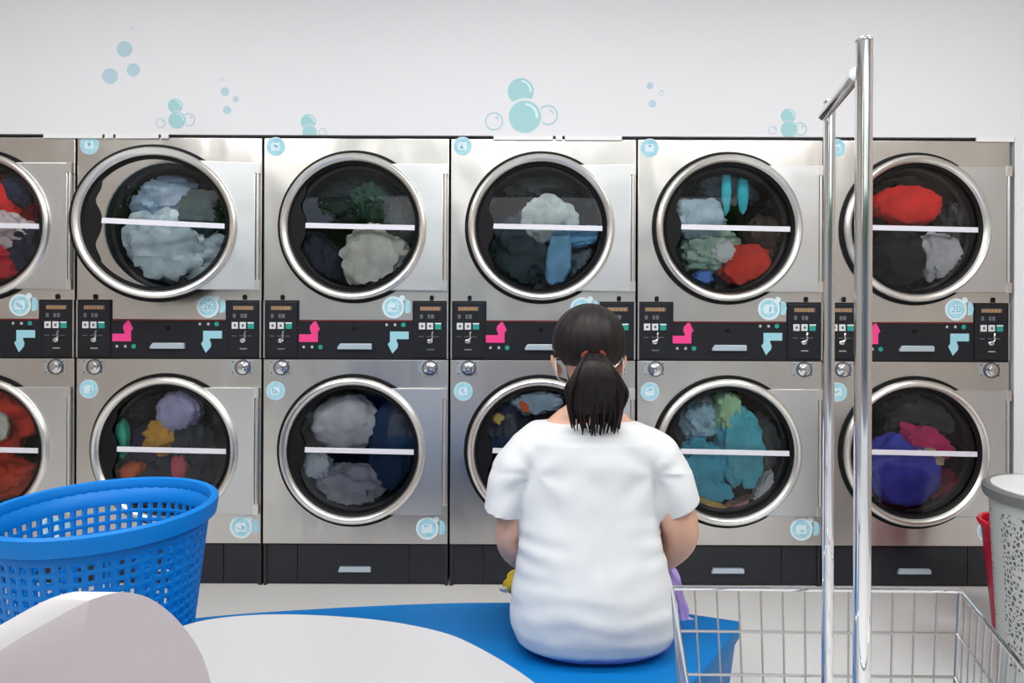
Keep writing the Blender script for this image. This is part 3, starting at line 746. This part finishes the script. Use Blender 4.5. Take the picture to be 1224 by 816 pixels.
mb.add(vs, fs)
o = obj('basket_wall', mb, BLUEK, t)
so = o.modifiers.new('s', 'SOLIDIFY'); so.thickness = .0035; so.offset = 0
obj('rim', MB().lathe([(.2095, Z1-.018), (.213, Z1-.024), (.2225, Z1-.022), (.2265, Z1+.006), (.226, Z1+.012), (.220, Z1+.0165), (.211, Z1+.014), (.206, Z1+.002), (.2065, Z1-.014)], (BX, BY, 0), 'z', 96, True), BLUEK, t)
obj('bottom', MB().lathe([(0, Z0+.006), (RB-.002, Z0+.006), (RB+.001, Z0), (0, Z0)], (BX, BY, 0), 'z', 64), BLUEK, t)

# ---------------------------------------------------------------- white hamper and red basket at the right
hc = P(1274, 590, 2.0); HXc, HYc = hc.x, hc.y
t = thing('laundry_hamper', (HXc, HYc, 0), 'white lattice pattern laundry hamper with a grey rimmed lid, cut by the right frame edge', 'hamper')
hz = hc.z
m = bpy.data.materials.new('hamper_lattice'); m.use_nodes = True; nt = m.node_tree; b = nt.nodes['Principled BSDF']; b.inputs['Roughness'].default_value = .5
tcn_ = nt.nodes.new('ShaderNodeTexCoord'); mp_ = nt.nodes.new('ShaderNodeMapping'); mp_.inputs['Scale'].default_value = (80, 80, 62)
vo = nt.nodes.new('ShaderNodeTexVoronoi'); vo.feature = 'DISTANCE_TO_EDGE'; vo.inputs['Scale'].default_value = 1
cr = nt.nodes.new('ShaderNodeValToRGB'); cr.color_ramp.elements[0].position = .13; cr.color_ramp.elements[0].color = (.56, .58, .58, 1); cr.color_ramp.elements[1].position = .24; cr.color_ramp.elements[1].color = (.10, .11, .11, 1)
bp_ = nt.nodes.new('ShaderNodeBump'); bp_.inputs['Strength'].default_value = .8; bp_.inputs['Distance'].default_value = .006; bp_.invert = True
nt.links.new(tcn_.outputs['Object'], mp_.inputs[0]); nt.links.new(mp_.outputs[0], vo.inputs['Vector']); nt.links.new(vo.outputs['Distance'], cr.inputs[0]); nt.links.new(cr.outputs[0], b.inputs['Base Color'])
nt.links.new(vo.outputs['Distance'], bp_.inputs['Height']); nt.links.new(bp_.outputs[0], b.inputs['Normal'])
HAMP = mat('hamper_plastic', (.52, .55, .55), .5, bump=((60, 60, 60), .1, .002))
mb = MB().lathe([(0, .0), (.165, .0), (.168, .10)], (HXc, HYc, 0), 'z', 72)
mb.lathe([(.191, hz-.06), (.195, hz-.02), (.0, hz-.021)], (HXc, HYc, 0), 'z', 72)
# lattice band all round with plain ribs between
for k in range(4):
    a0_, a1_ = k*PI/2+.16, (k+1)*PI/2-.16
    mb.m = 1; mb.lathe([(.168, .10), (.191, hz-.06)], (HXc, HYc, 0), 'z', 24, False, a0_+PI/2*.0+PI*.25+.55, a1_+PI*.25+.55)
    mb.m = 0; mb.lathe([(.168, .10), (.191, hz-.06)], (HXc, HYc, 0), 'z', 8, False, a1_+PI*.25+.55, a0_+PI/2+PI*.25+.55)
obj('body', mb, [HAMP, m], t)
obj('rim', MB().lathe([(.196, hz-.028), (.206, hz-.026), (.211, hz-.012), (.210, hz+.004), (.200, hz+.012), (.190, hz+.010), (.190, hz-.026)], (HXc, HYc, 0), 'z', 72, True), mat('hamper_grey', (.16, .165, .17), .45), t, label='dark grey rim')
lid = obj('lid', MB().lathe([(.189, hz+.006), (.188, hz+.0125), (.17, hz+.018), (.10, hz+.020), (.085, hz+.012), (0, hz+.008)], (HXc, HYc, 0), 'z', 72), mat('lid_white', (.72, .74, .74), .4), t, label='white lid')
obj('lid_knob', MB().lathe([(.0, hz+.034), (.03, hz+.033), (.035, hz+.026), (.028, hz+.008), (0, hz+.008)], (HXc-.06, HYc-.02, 0), 'z', 32, sx=1.4), mat('lid_grey', (.34, .36, .37), .45), lid)

rc = P(1219, 625, 2.42)
t = thing('red_basket', (rc.x, rc.y, 0), 'small red plastic basket on the floor behind the white hamper', 'basket')
REDP = mat('red_plastic', (.50, .008, .045), .3)
rz = rc.z
mb = MB(); VS = []; ra, rb_ = .122, .082
mb.lathe([(0, .004), (rb_, .002), (ra-.004, rz-.03), (ra, rz-.01), (ra-.003, rz-.01), (ra-.008, rz-.032), (rb_-.004, .010), (0, .010)], (rc.x, rc.y, 0), 'z', 64)
obj('basket_body', mb, REDP, t)
obj('rim', MB().lathe([(ra-.006, rz-.016), (ra+.006, rz-.018), (ra+.010, rz-.004), (ra+.006, rz+.004), (ra-.006, rz+.002)], (rc.x, rc.y, 0), 'z', 64, True), mat('red_bright', (.70, .012, .03), .3), t)
hp = [Vector((rc.x+.125*cos(a), rc.y-.02, rz+.001+.05*sin(a))) for a in [PI*k/16 for k in range(17)]]
obj('handle', MB().tube(hp, .007, 8), mat('red_bright', (.70, .012, .03), .3), t)

# ---------------------------------------------------------------- wire laundry cart with hanging frame
RZ = .64
BL, BR, FR, FL = Vector((.320, 1.29)), Vector((.885, 1.283)), Vector((.745, .865)), Vector((.244, .865))
def W2(v, z): return Vector((v.x, v.y-DF, z))
ccn = (BL+BR+FR+FL)/4
t = thing('laundry_cart', (ccn.x, ccn.y-DF, 0), 'chrome wire laundry cart with two tall poles at the right foreground', 'cart', None)
obj('rim', MB().tube([W2(p, RZ) for p in (BL, BR, FR, FL)], .0052, 8, closed=True), CHROME, t)
def lowp(p, z):
    f = 1 - .10*(RZ-z)/.40; q = ccn + (p-ccn)*f; return W2(q, z)
BOT = .24
def panel(p, q, nv, name='wire_side'):
    mb = MB()
    for i in range(1, nv):
        a = p.lerp(q, i/nv); mb.tube([W2(a, RZ), lowp(a, BOT)], .0019, 6)
    z = RZ-.083; 
    while z > BOT+.02: mb.tube([lowp(p, z), lowp(q, z)], .0026, 6); z -= .083
    return obj(name, mb, WIRE, t)
panel(BL, BR, 13); panel(BR, FR, 13); panel(FR, FL, 11)
panel(FL, BL, 30)
for p in (BL, BR, FR, FL): obj('corner_wire', MB().tube([W2(p, RZ), lowp(p, BOT)], .0035, 8), WIRE, t)
mb = MB()
cs = [lowp(p, BOT) for p in (BL, BR, FR, FL)]
mb.tube(cs, .004, 8, closed=True)
for i in range(1, 12): mb.tube([cs[0].lerp(cs[1], i/12), cs[3].lerp(cs[2], i/12)], .002, 6)
for i in range(1, 5): mb.tube([cs[0].lerp(cs[3], i/5), cs[1].lerp(cs[2], i/5)], .002, 6)
obj('wire_bottom', mb, WIRE, t)
fz = .13
fr = [Vector((c_.x, c_.y, fz)) for c_ in cs]
mb = MB().tube(fr, .011, 10, closed=True).tube([fr[0].lerp(fr[1], .5), fr[3].lerp(fr[2], .5)], .011, 10)
for i in range(4): mb.tube([fr[i], cs[i]], .008, 10)
obj('base_frame', mb, CHROME, t)
for i in range(4):
    c_ = fr[i]
    cs_ = obj('caster', MB().tube([(c_.x, c_.y, fz-.008), (c_.x, c_.y, fz-.04)], .009, 10).box(c_.x-.014, c_.x-.011, c_.y-.012, c_.y+.02, .035, .095).box(c_.x+.011, c_.x+.014, c_.y-.012, c_.y+.02, .035, .095).box(c_.x-.014, c_.x+.014, c_.y-.012, c_.y+.012, .088, .095), LOCKM, t)
    mb = MB(); R90 = Matrix.Rotation(PI/2, 3, 'Z')
    pr = [(0, -.009), (.030, -.009), (.036, -.006), (.036, .006), (.030, .009), (0, .009)]
    k0 = len(mb.v); mb.lathe(pr, (0, 0, 0), 'y', 28); mb.v = [R90 @ v + Vector((c_.x, c_.y+.006, .037)) for v in mb.v]
    obj('wheel', mb, RUBBER, cs_)
np_, fp_ = P(1031.5, 400, .95), P(990.5, 400, 1.23)
PT = 1.588
def pole(p, r, name='pole'):
    o = obj(name, MB().tube([(p.x, p.y, fz-.02), (p.x, p.y, PT-.002)], r, 24), CHROME, t)
    obj('pole_cap', MB().lathe([(0, PT+.001), (r*.8, PT), (r, PT-.003), (r, PT-.006)], (p.x, p.y, 0), 'z', 24), CHROME, o)
pole(np_, .0118); pole(fp_, .0103)
obj('crossbar', MB().tube([(np_.x-.010, np_.y, 1.536), (fp_.x-.010, fp_.y, 1.560)], .0105, 20), CHROME, t)
obj('frame_brace', MB().tube([(np_.x, np_.y, fz), (fp_.x, fp_.y, fz)], .009, 12), CHROME, t)

# ---------------------------------------------------------------- the woman on the bench
DP = 1.62
t = thing('person', (P(710, 600, DP).x, DP-DF, BZ), 'woman with a dark ponytail in a white t-shirt, sitting with her back to the viewer', 'person')
def capsule(mb, pts, rs, n=18):
    path = catmull(pts, 6); L = len(pts); r2 = []
    for i in range(len(path)):
        u = i/(len(path)-1)*(L-1); k = min(int(u), L-2); r2.append(lerp(rs[k], rs[k+1], u-k))
    mb.tube(path, r2, n); mb.ball(path[0], r2[0]*.98, n); mb.ball(path[-1], r2[-1]*.98, n)
def sect(z, xl, xr_, d, hd, n=48, p=2.35):
    """rounded cross-section between photo-derived x limits"""
    cx_, hw = (xl+xr_)/2, (xr_-xl)/2; out = []
    for k in range(n):
        a = 2*PI*k/n; ca, sa = cos(a), sin(a)
        out.append(Vector((cx_+hw*math.copysign(abs(ca)**(2/p), ca), d-DF+hd*math.copysign(abs(sa)**(2/p), sa), z)))
    return out
XO = lambda px, d=DP: (px-CX)*d/F
ZO = lambda py, d=DP: CAMZ-(py-HOR)*d/F
body = MB()
# torso under the shirt
tor = [(.385, 628, 792, 1.62, .10), (.43, 622, 798, 1.62, .115), (.52, 624, 792, 1.625, .105), (.62, 632, 782, 1.64, .090), (.72, 632, 778, 1.655, .088), (.80, 636, 774, 1.665, .082), (.87, 636, 774, 1.67, .068), (.905, 655, 755, 1.672, .052)]
body.loft([sect(z, XO(a), XO(b), d, hd) for z, a, b, d, hd in tor])
nk = Vector((XO(705, 1.68), 1.675-DF, .89)); hd_c = Vector((XO(704, 1.70), 1.70-DF, 1.085))
capsule(body, [nk, nk+Vector((0, .008, .06)), hd_c+Vector((0, .0, -.06))], [.056, .050, .050])
# sloping shoulders
for px, sg in ((655, -1), (752, 1)):
    capsule(body, [nk+Vector((sg*.02, 0, .034)), nk+Vector((sg*.075, -.004, .006)), nk+Vector((sg*.125, 0, -.055))], [.040, .032, .034])
# skull, jaw, nose, ears
body.ball(hd_c+Vector((0, 0, .015)), (.074, .092, .088), 28)
body.ball(hd_c+Vector((0, .030, -.045)), (.056, .060, .062), 24)
body.ball(hd_c+Vector((0, .098, -.030)), (.010, .014, .020), 12)
body.ball(hd_c+Vector((0, .086, -.060)), (.022, .010, .008), 12)
for sg in (-1, 1):
    body.ball(hd_c+Vector((sg*.0885, .004, -.040)), (.0075, .018, .032), 14, Matrix.Rotation(sg*.32, 3, 'Y') @ Matrix.Rotation(-.1, 3, 'X'))
    body.ball(hd_c+Vector((sg*.080, .010, -.055)), (.012, .012, .018), 12)
    body.ball(hd_c+Vector((sg*.030, .080, -.006)), (.014, .010, .007), 12)
# arms
hands = {}
for sg, sh, el, wr, r in ((-1, P(630, 545, 1.66), P(611, 648, 1.655), P(668, 690, 1.93), (.050, .042, .038, .030, .025)),
                          (1, P(780, 545, 1.66), P(812, 640, 1.64), P(748, 690, 1.92), (.052, .052, .0465, .036, .026))):
    mid = el.lerp(wr, .45)+Vector((sg*.015, 0, -.01))
    capsule(body, [sh, sh.lerp(el, .55)+Vector((sg*.006, -.012, 0)), el, mid, wr], r)
    dirv = (wr-mid).normalized(); side = Vector((-sg, 0, 0))
    palm = wr + dirv*.045
    body.ball(palm, (.038, .046, .016), 18)
    for k in range(4):
        b_ = palm + dirv*.038 + side*(-.026+.0175*k)*1.; ln = (.062, .072, .068, .052)[k]
        capsule(body, [b_, b_+dirv*ln*.45+Vector((0, 0, -.006)), b_+dirv*ln*.75+Vector((0, 0, -.022)), b_+dirv*ln*.8+Vector((0, 0, -.040))], [.0088, .0085, .0078, .0068], 10)
    th0 = palm + side*.030 - dirv*.018
    capsule(body, [th0, th0+side*.022+dirv*.022+Vector((0, 0, -.008)), th0+side*.024+dirv*.048+Vector((0, 0, -.022))], [.012, .0105, .0085], 10)
    hands[sg] = palm
# legs
hipx = XO(710)
knees = {}
for sg in (-1, 1):
    hip = Vector((hipx+sg*.085, 1.66-DF, .458)); kn = Vector((hipx+sg*.115, 2.06-DF, .455)); an = Vector((hipx+sg*.105, 2.06-DF, .10))
    capsule(body, [hip, hip.lerp(kn, .5), kn, kn.lerp(an, .35)+Vector((0, -.015, 0)), an], [.088, .078, .058, .052, .036])
    capsule(body, [an+Vector((0, -.03, -.052)), an+Vector((0, .06, -.060)), an+Vector((0, .14, -.070))], [.034, .032, .022]); knees[sg] = kn
bmesh_ = remeshed(body, .0055, 3)
def skinx(v): return v
bd = obj('body', bmesh_, SKIN, t)
# trousers
tr = MB()
for sg in (-1, 1):
    hip = Vector((hipx+sg*.088, 1.655-DF, .465)); kn = Vector((hipx+sg*.115, 2.06-DF, .455)); an = Vector((hipx+sg*.105, 2.06-DF, .14))
    capsule(tr, [hip, hip.lerp(kn, .5), kn, kn.lerp(an, .35)+Vector((0, -.015, 0)), an], [.099, .089, .070, .066, .058])
tr.loft([sect(z, XO(a), XO(b), d, hd) for z, a, b, d, hd in [(.366, 640, 780, 1.61, .10), (.385, 618, 803, 1.615, .125), (.43, 612, 808, 1.62, .128), (.50, 617, 801, 1.625, .118), (.55, 622, 794, 1.63, .108)]])
obj('trousers', remeshed(tr, .007, 4), LILAC, t, label='lilac trousers')
# shirt : torso, sleeves, folds
sh = MB()
st = [(.371, 640, 778, 1.600, .090), (.388, 619, 800, 1.604, .118), (.42, 611.5, 808, 1.610, .132), (.47, 611, 808.5, 1.615, .138), (.52, 615, 802, 1.618, .134), (.57, 619, 797, 1.622, .124), (.63, 620, 792, 1.63, .114),
      (.69, 620, 787, 1.64, .108), (.75, 618, 789, 1.648, .104), (.81, 617, 792, 1.655, .100), (.86, 616, 794, 1.660, .092), (.883, 624, 788, 1.664, .080), (.899, 636, 774, 1.668, .064), (.905, 652, 758, 1.670, .052)]
sh.loft([sect(z, XO(a), XO(b), d, hd) for z, a, b, d, hd in st])
def sleeve(pts, rx, ry):
    rings = []
    path = catmull(pts, 6); L = len(pts)
    for i, p in enumerate(path):
        u = i/(len(path)-1)*(L-1); k = min(int(u), L-2); a_, b_ = lerp(rx[k], rx[k+1], u-k), lerp(ry[k], ry[k+1], u-k)
        tdir = (path[min(i+1, len(path)-1)]-path[max(i-1, 0)]).normalized()
        xax = Vector((0, 1, 0)).cross(tdir).normalized(); yax = tdir.cross(xax)
        rings.append([p + xax*a_*cos(2*PI*q/32) + yax*b_*sin(2*PI*q/32) for q in range(32)])
    sh.loft(rings)
sleeve([P(655, 530, 1.665), P(632, 540, 1.66), P(610, 573, 1.65), P(600, 609, 1.64), P(593, 635, 1.64)], [.050, .058, .052, .046, .044], [.07, .078, .072, .066, .06])
sleeve([P(757, 530, 1.665), P(780, 541, 1.66), P(801, 571, 1.65), P(811, 604, 1.64), P(820, 634, 1.64)], [.050, .060, .057, .054, .052], [.07, .080, .076, .070, .066])
capsule(sh, [P(652, 535, 1.665), P(632, 541, 1.662), P(612, 562, 1.655)], [.056, .060, .052], 28)
capsule(sh, [P(760, 535, 1.665), P(780, 541, 1.662), P(800, 562, 1.655)], [.056, .060, .054], 28)
capsule(sh, [P(772, 545, 1.655), P(788, 565, 1.65), P(795, 600, 1.645)], [.056, .058, .060], 28)
capsule(sh, [P(640, 545, 1.655), P(624, 565, 1.65), P(614, 592, 1.65)], [.054, .054, .050], 28)
shm = remeshed(sh, .005, 9)
# remesh -> carve : neckline and folds as real displacement
def fold(p):
    x, y, z = p; d = 0.
    cx_ = hipx
    s_ = (x-cx_)/.2
    # horizontal slouch folds at the waist
    f = math.exp(-((z-.475)/.085)**2)
    ph = z*95 + 5*noise.noise(Vector((x*6, 0, z*8))) + 3.5*abs(s_)**1.6
    d += .0030*f*sin(ph)*(.35+.65*abs(s_))*(.5+.9*noise.noise(Vector((x*11, 3, z*16))))
    # folds fanning in from the armpits
    for sg in (-1, 1):
        ax = Vector((cx_+sg*.145, .79)); v = Vector((x, z)) - ax; r = v.length; an = math.atan2(v.y, -sg*v.x)
        g = math.exp(-((r-.07)/.065)**2)
        d += .0020*g*min(1, r/.04)*sin(an*5.5 + 1.2*sg + 2*noise.noise(Vector((x*9, 5*sg, z*9))))
    d += .0030*noise.noise(Vector((x*9, y*9, z*14))) + .0016*noise.noise(Vector((x*26, y*20, z*20)))
    # side creases of the waist
    d += .003*math.exp(-((z-.62)/.05)**2)*abs(s_)**2*sin(z*130+s_*3)
    # spine groove
    d -= .004*math.exp(-(s_/.16)**2)*math.exp(-((z-.66)/.14)**2)
    return d
# vertex normals for the displacement
me = shm.mesh('tmp', [WHITE], False); nrm = [v.normal.copy() for v in me.vertices]; bpy.data.meshes.remove(me)
for i, v in enumerate(shm.v):
    k = fold(v); shm.v[i] = v + nrm[i]*k
# open the sleeves and the neck, with clean hems
dead = set(); flatv = set()
cuts = ((P(600, 610, 1.64), Vector((-.24, 0, -.97)), -1, XO(620, 1.63)), (P(811, 605, 1.64), Vector((.47, 0, -.88)), 1, XO(788, 1.63)))
for i, v in enumerate(shm.v):
    for e, nx, sg, lim in cuts:
        d_ = (v-e).dot(nx)
        if d_ > 0 and sg*(v.x-lim) > 0 and v.z > .60:
            if d_ < .009: shm.v[i] = v - nx*d_; flatv.add(i)
            else: dead.add(i)
    if v.z > .9135: dead.add(i)
shm.f = [f for f in shm.f if not any(i in dead for i in f) and not all(i in flatv for i in f)]; shm.mi = [0]*len(shm.f)
so = obj('shirt', shm, SHIRT, t)
s2 = so.modifiers.new('s', 'SOLIDIFY'); s2.thickness = .003; s2.offset = -1
# hair
hr = MB(); hc_ = hd_c+Vector((0, -.004, .022))
rows = []
for i in range(22):
    th_ = PI*.5 - i*.085
    rows.append(th_)
NA = 64; vs = []; 
for i, tt in enumerate([PI/2 - .0001 - k*(2.25/21) for k in range(22)]):
    for k in range(NA):
        a = 2*PI*k/NA
        # hairline : low at the nape, high at the forehead and over the ears
        fr_ = (sin(a)+1)/2                  # 1 = forehead side
        sd = abs(cos(a))
        lim = lerp(-1.02, .42, fr_**1.3) + .30*sd**6*(1 if sin(a) > -.35 else .25)
        e = max(tt, lim); e2 = e
        r = Vector((.0955*cos(e2)*cos(a), .106*cos(e2)*sin(a), .0995*sin(e2)))
        if e < 0: r.x *= 1-.03*(-e); r.z *= .92
        g = .0010*sin(a*46+e*3)
        vs.append(hc_ + r*(1+g/.09))
fs = [(i*NA+k, (i+1)*NA+k, (i+1)*NA+(k+1) % NA, i*NA+(k+1) % NA) for i in range(21) for k in range(NA)]
hr.add(vs, fs)
hair = obj('hair', hr, HAIR, t)
hs = hair.modifiers.new('s', 'SOLIDIFY'); hs.thickness = .010; hs.offset = -1
tie = hd_c + Vector((.0, -.098, -.008))
obj('hair_tie', MB().lathe([(.018+.007*cos(a), .0085*sin(a)) for a in [2*PI*k/12 for k in range(12)]], tie, 'y', 28, True, sx=1.25), TIE, t)
pt = MB(); rnd = random.Random(11)
end_z = P(705, 517, 1.56).z
core = [tie+Vector((0, .004, 0)), tie+Vector((0, -.022, -.012)), tie+Vector((.003, -.034, -.055)), tie+Vector((.002, -.030, -.105)), tie+Vector((-.002, -.022, -.138))]
rings = []
cp_ = catmull(core, 6)
for i, p in enumerate(cp_):
    u = i/(len(cp_)-1); rx_ = [.020, .036, .054, .056, .052][min(4, int(u*4))]; rx_ = lerp([.020, .036, .054, .056, .050][int(u*4) if u < 1 else 3], [.020, .036, .054, .056, .050][min(4, int(u*4)+1)], (u*4) % 1 if u < 1 else 1)
    ry_ = [.012, .02][0] + .014*sin(PI*min(1, u*1.2))
    rings.append([p+Vector((rx_*cos(2*PI*k/36)*(1+.05*sin(k*2.3+u*4)), ry_*sin(2*PI*k/36), 0)) for k in range(36)])
pt.loft(rings)
for s_ in range(150):
    u = rnd.uniform(-1, 1); dep = rnd.uniform(-.6, 1); ln = rnd.uniform(.76, 1.07) - .06*abs(u)**2
    if rnd.random() < .15: ln *= .85
    x1 = .072*u + rnd.uniform(-.005, .005) if s_ % 5 else .080*u
    zt = tie.z - end_z; fl = rnd.uniform(-.012, .012)
    path = catmull([tie+Vector((.014*u, .002, .006*dep)), tie+Vector((.032*u, -.018-.012*dep, -.012)), tie+Vector((x1*.78, -.028-.016*dep, -.30*zt)), tie+Vector((x1, -.026-.014*dep, -.62*zt*ln)), tie+Vector((x1*.86+fl, -.018-.012*dep, -zt*ln))], 5)
    m_ = len(path); pt.tube(path, [.0055*(1-.85*(i/(m_-1))**3)+.0005 for i in range(m_)], 6)
obj('ponytail', pt, HAIR, hair)
# white mask with ear loops
mk = MB()
rings = []
for i in range(9):
    v = i/8; z = hd_c.z-.018-.085*v
    rings.append([Vector((hd_c.x+(.062-.012*v)*sin(a), hd_c.y+.030+(.074-.012*v)*cos(a)+.012*sin(PI*v)*cos(a)**4, z)) for a in [(-1.5+3*k/24) for k in range(25)]])
mk.loft(rings, cap=False, closed=False)
mk_o = obj('face_mask', mk, mat('mask_white', (.7, .72, .74), .8), t)
ms = mk_o.modifiers.new('s', 'SOLIDIFY'); ms.thickness = .002
for sg in (-1, 1):
    e = hd_c+Vector((sg*.084, -.004, -.050))
    obj('ear_loop', MB().tube(catmull([hd_c+Vector((sg*.060, .045, -.03)), e+Vector((0, .01, .030)), e+Vector((sg*.003, -.016, .012)), e+Vector((-sg*.002, -.014, -.020)), hd_c+Vector((sg*.055, .045, -.09))], 6), .0022, 6), mat('mask_white', (.7, .72, .74), .8), mk_o)

for sg in (-1, 1):
    ep = hd_c + Vector((sg*.030, .0865, -.004))
    m_ = MB().ball(ep, (.012, .007, .0055), 16); m_.m = 1; m_.ball(ep+Vector((0, .0045, 0)), (.0048, .0035, .0048), 12)
    obj('eye', m_, [mat('eye_white', (.75, .74, .72), .3), HAIR], t)
    obj('eyebrow', MB().tube(catmull([ep+Vector((sg*-.014, .002, .014)), ep+Vector((sg*.002, .003, .019)), ep+Vector((sg*.017, -.006, .014))], 5), .002, 6), HAIR, t)
# clothes she is folding
def drape(name, pts, r, col, label, cat, seed, amp=.25):
    mb = MB(); path = catmull(pts, 10); L = len(pts); NA = 28; rings = []
    for i, p in enumerate(path):
        u = i/(len(path)-1)*(L-1); k = min(int(u), L-2); rr_ = lerp(r[k], r[k+1], u-k)
        tdir = (path[min(i+1, len(path)-1)]-path[max(i-1, 0)]).normalized()
        a1 = tdir.cross(Vector((0, 1, .3))).normalized(); a2 = tdir.cross(a1)
        rings.append([p + (a1*cos(2*PI*q/NA)*1.0 + a2*sin(2*PI*q/NA)*.55)*rr_*(1+amp*sin(5*2*PI*q/NA+seed+u*2)*.5+amp*noise.noise(Vector((cos(2*PI*q/NA)*1.5, sin(2*PI*q/NA)*1.5, u*2+seed)))) for q in range(NA)])
    mb.loft(rings); o = obj(name, mb, cloth_mat(col), origin=pts[0]); return tag(o, label, cat)
drape('garment', [P(650, 690, 1.88), P(622, 693, 1.80), P(611, 700, 1.78), P(606, 706, 1.775)], [.05, .04, .028, .012], (.62, .42, .02), 'yellow and green garment sticking out left of the woman in her lap', 'garment', 1)
drape('sock', [P(611, 703, 1.772), P(603, 704, 1.77), P(597, 703, 1.768)], [.012, .009, .004], (.7, .7, .6), 'pale cloth tip left of the woman at the end of the yellow garment', 'garment', 2)
drape('garment', [P(795, 680, 1.79), P(806, 700, 1.765), P(812, 730, 1.75), P(818, 757, 1.745)], [.022, .020, .022, .014], (.42, .30, .66), 'lilac garment hanging beside the woman, right of her shirt', 'garment', 3, .4)
drape('garment', [P(808, 745, 1.755), P(822, 743, 1.752), P(832, 746, 1.75)], [.020, .016, .008], (.58, .44, .56), 'pink striped cloth lying on the bench at the right of the woman', 'garment', 4, .4)
mb = MB().ball((hands[-1]+hands[1])/2+Vector((0, .02, -.055)), (.15, .10, .028), 28)
mb.v = [v + Vector((0, 0, .010*noise.noise(v*18))) for v in mb.v]
tag(obj('garment', mb, cloth_mat((.42, .30, .66)), origin=(hands[-1]+hands[1])/2), 'folded lilac garment under the woman\'s hands on her lap', 'garment')

# ---------------------------------------------------------------- the street outside the open shop front, mirrored in the glass
ASPH = mat('asphalt', (.14, .14, .145), .8); PAVE = mat('pavement', (.55, .54, .52), .7)
structure('floor_pavement', MB().box(-16, 16, -8.2, YF-.001, -.12, -.02), PAVE)
structure('floor_street', MB().box(-16, 16, -30, -8.2, -.16, -.10), ASPH)
t = thing('street_building', (0, -15, -.1), 'pale house with shuttered front across the street, mirrored in the dryer doors', 'building')
mb = MB().box(-15, 15, -16.5, -15, -.1, 3.3)
obj('facade', mb, mat('facade', (.34, .36, .37), .8), t, smooth=False)
mb = MB().box(-15.2, 15.2, -16.7, -14.6, 3.3, 3.45); obj('parapet', mb, mat('parapet', (.35, .34, .32), .8), t, smooth=False)
for k, x in enumerate((-9.5, -5.2, -.9, 3.4, 7.7)):
    mb = MB()
    for i in range(14): mb.box(x-1.7, x+1.7, -14.97+.02, -14.9-.04*(i % 2), i*.2-.08, i*.2+.09)
    obj('shutter', mb, mat('shutter_%d' % (k % 3), [(.09, .12, .15), (.12, .11, .10), (.05, .08, .09)][k % 3], .5), t, smooth=False)
    obj('awning', MB().box(x-1.8, x+1.8, -15, -14.1, 2.95, 3.03), mat('awning', (.16, .26, .30), .7), t, smooth=False)
LEAF = mat('leaf', (.09, .22, .03), .5, var=((1.5, 1.5, 1.5), .5, (.26, .42, .05))); BARK = mat('bark', (.06, .04, .03), .9)
def tree(x, y, h, r, seed, label):
    rnd = random.Random(seed)
    t = thing('leafy_tree', (x, y, -.02), label, 'tree', 'street trees outside')
    mb = MB().tube(catmull([(x, y, -.02), (x+.06, y, h*.3), (x-.05, y+.05, h*.62), (x, y, h*.9)], 6), [.10-.003*i for i in range(19)], 10)
    for k in range(5):
        a = k*1.26; mb.tube([(x, y, h*.5+k*.1), (x+r*.6*cos(a), y+r*.6*sin(a), h*.75+.1*k)], [.04, .015], 6)
    obj('trunk', mb, BARK, t)
    vs = []; fs = []; cl = [(Vector((x+r*.62*rnd.uniform(-1, 1), y+r*.62*rnd.uniform(-1, 1), h*.74+r*.55*rnd.uniform(-1, 1))), r*rnd.uniform(.32, .52)) for _ in range(11)]
    for i in range(3400):
        c_, q = rnd.choice(cl); d = Vector((rnd.gauss(0, 1), rnd.gauss(0, 1), rnd.gauss(0, 1))).normalized()*q*rnd.uniform(.6, 1.05)
        p = c_+d; u = Vector((rnd.gauss(0, 1), rnd.gauss(0, 1), rnd.gauss(0, 1))).normalized(); v = u.orthogonal().normalized(); s_ = rnd.uniform(.05, .09)
        n_ = len(vs); vs += [p-u*s_, p+v*s_*.5, p+u*s_, p-v*s_*.5]; fs.append((n_, n_+1, n_+2, n_+3))
    m_ = MB().add(vs, fs); obj('foliage', m_, LEAF, t, smooth=False)
tree(-2.7, -8.4, 4.0, 1.25, 1, 'leafy street tree mirrored in the upper door third from left')
tree(3.9, -8.6, 3.6, 1.1, 2, 'leafy street tree mirrored in the upper door right of the woman')
tree(1.0, -12.5, 4.4, 1.2, 3, 'leafy street tree mirrored faintly in the door above the woman')
tree(-6.8, -10.6, 4.2, 1.3, 4, 'leafy street tree furthest left, mirrored beside the ajar door')

# ceiling panels added out of view for fill light
for i, (lx, ly) in enumerate(FILL_LAMPS):
    t = thing('ceiling_light', (lx, ly, ROOF), 'slim rectangular white ceiling light, out of frame above', 'light', 'rectangular ceiling lights')
    obj('frame', MB().box(lx-.6, lx+.6, ly-.16, ly+.16, ROOF-.035, ROOF), WHITE, t, smooth=False)
    obj('diffuser', MB().box(lx-.575, lx+.575, ly-.14, ly+.14, ROOF-.04, ROOF-.035), mat('diffuser', (.9, .9, .9), .5, emit=((1, .985, .96), 4)), t, smooth=False)
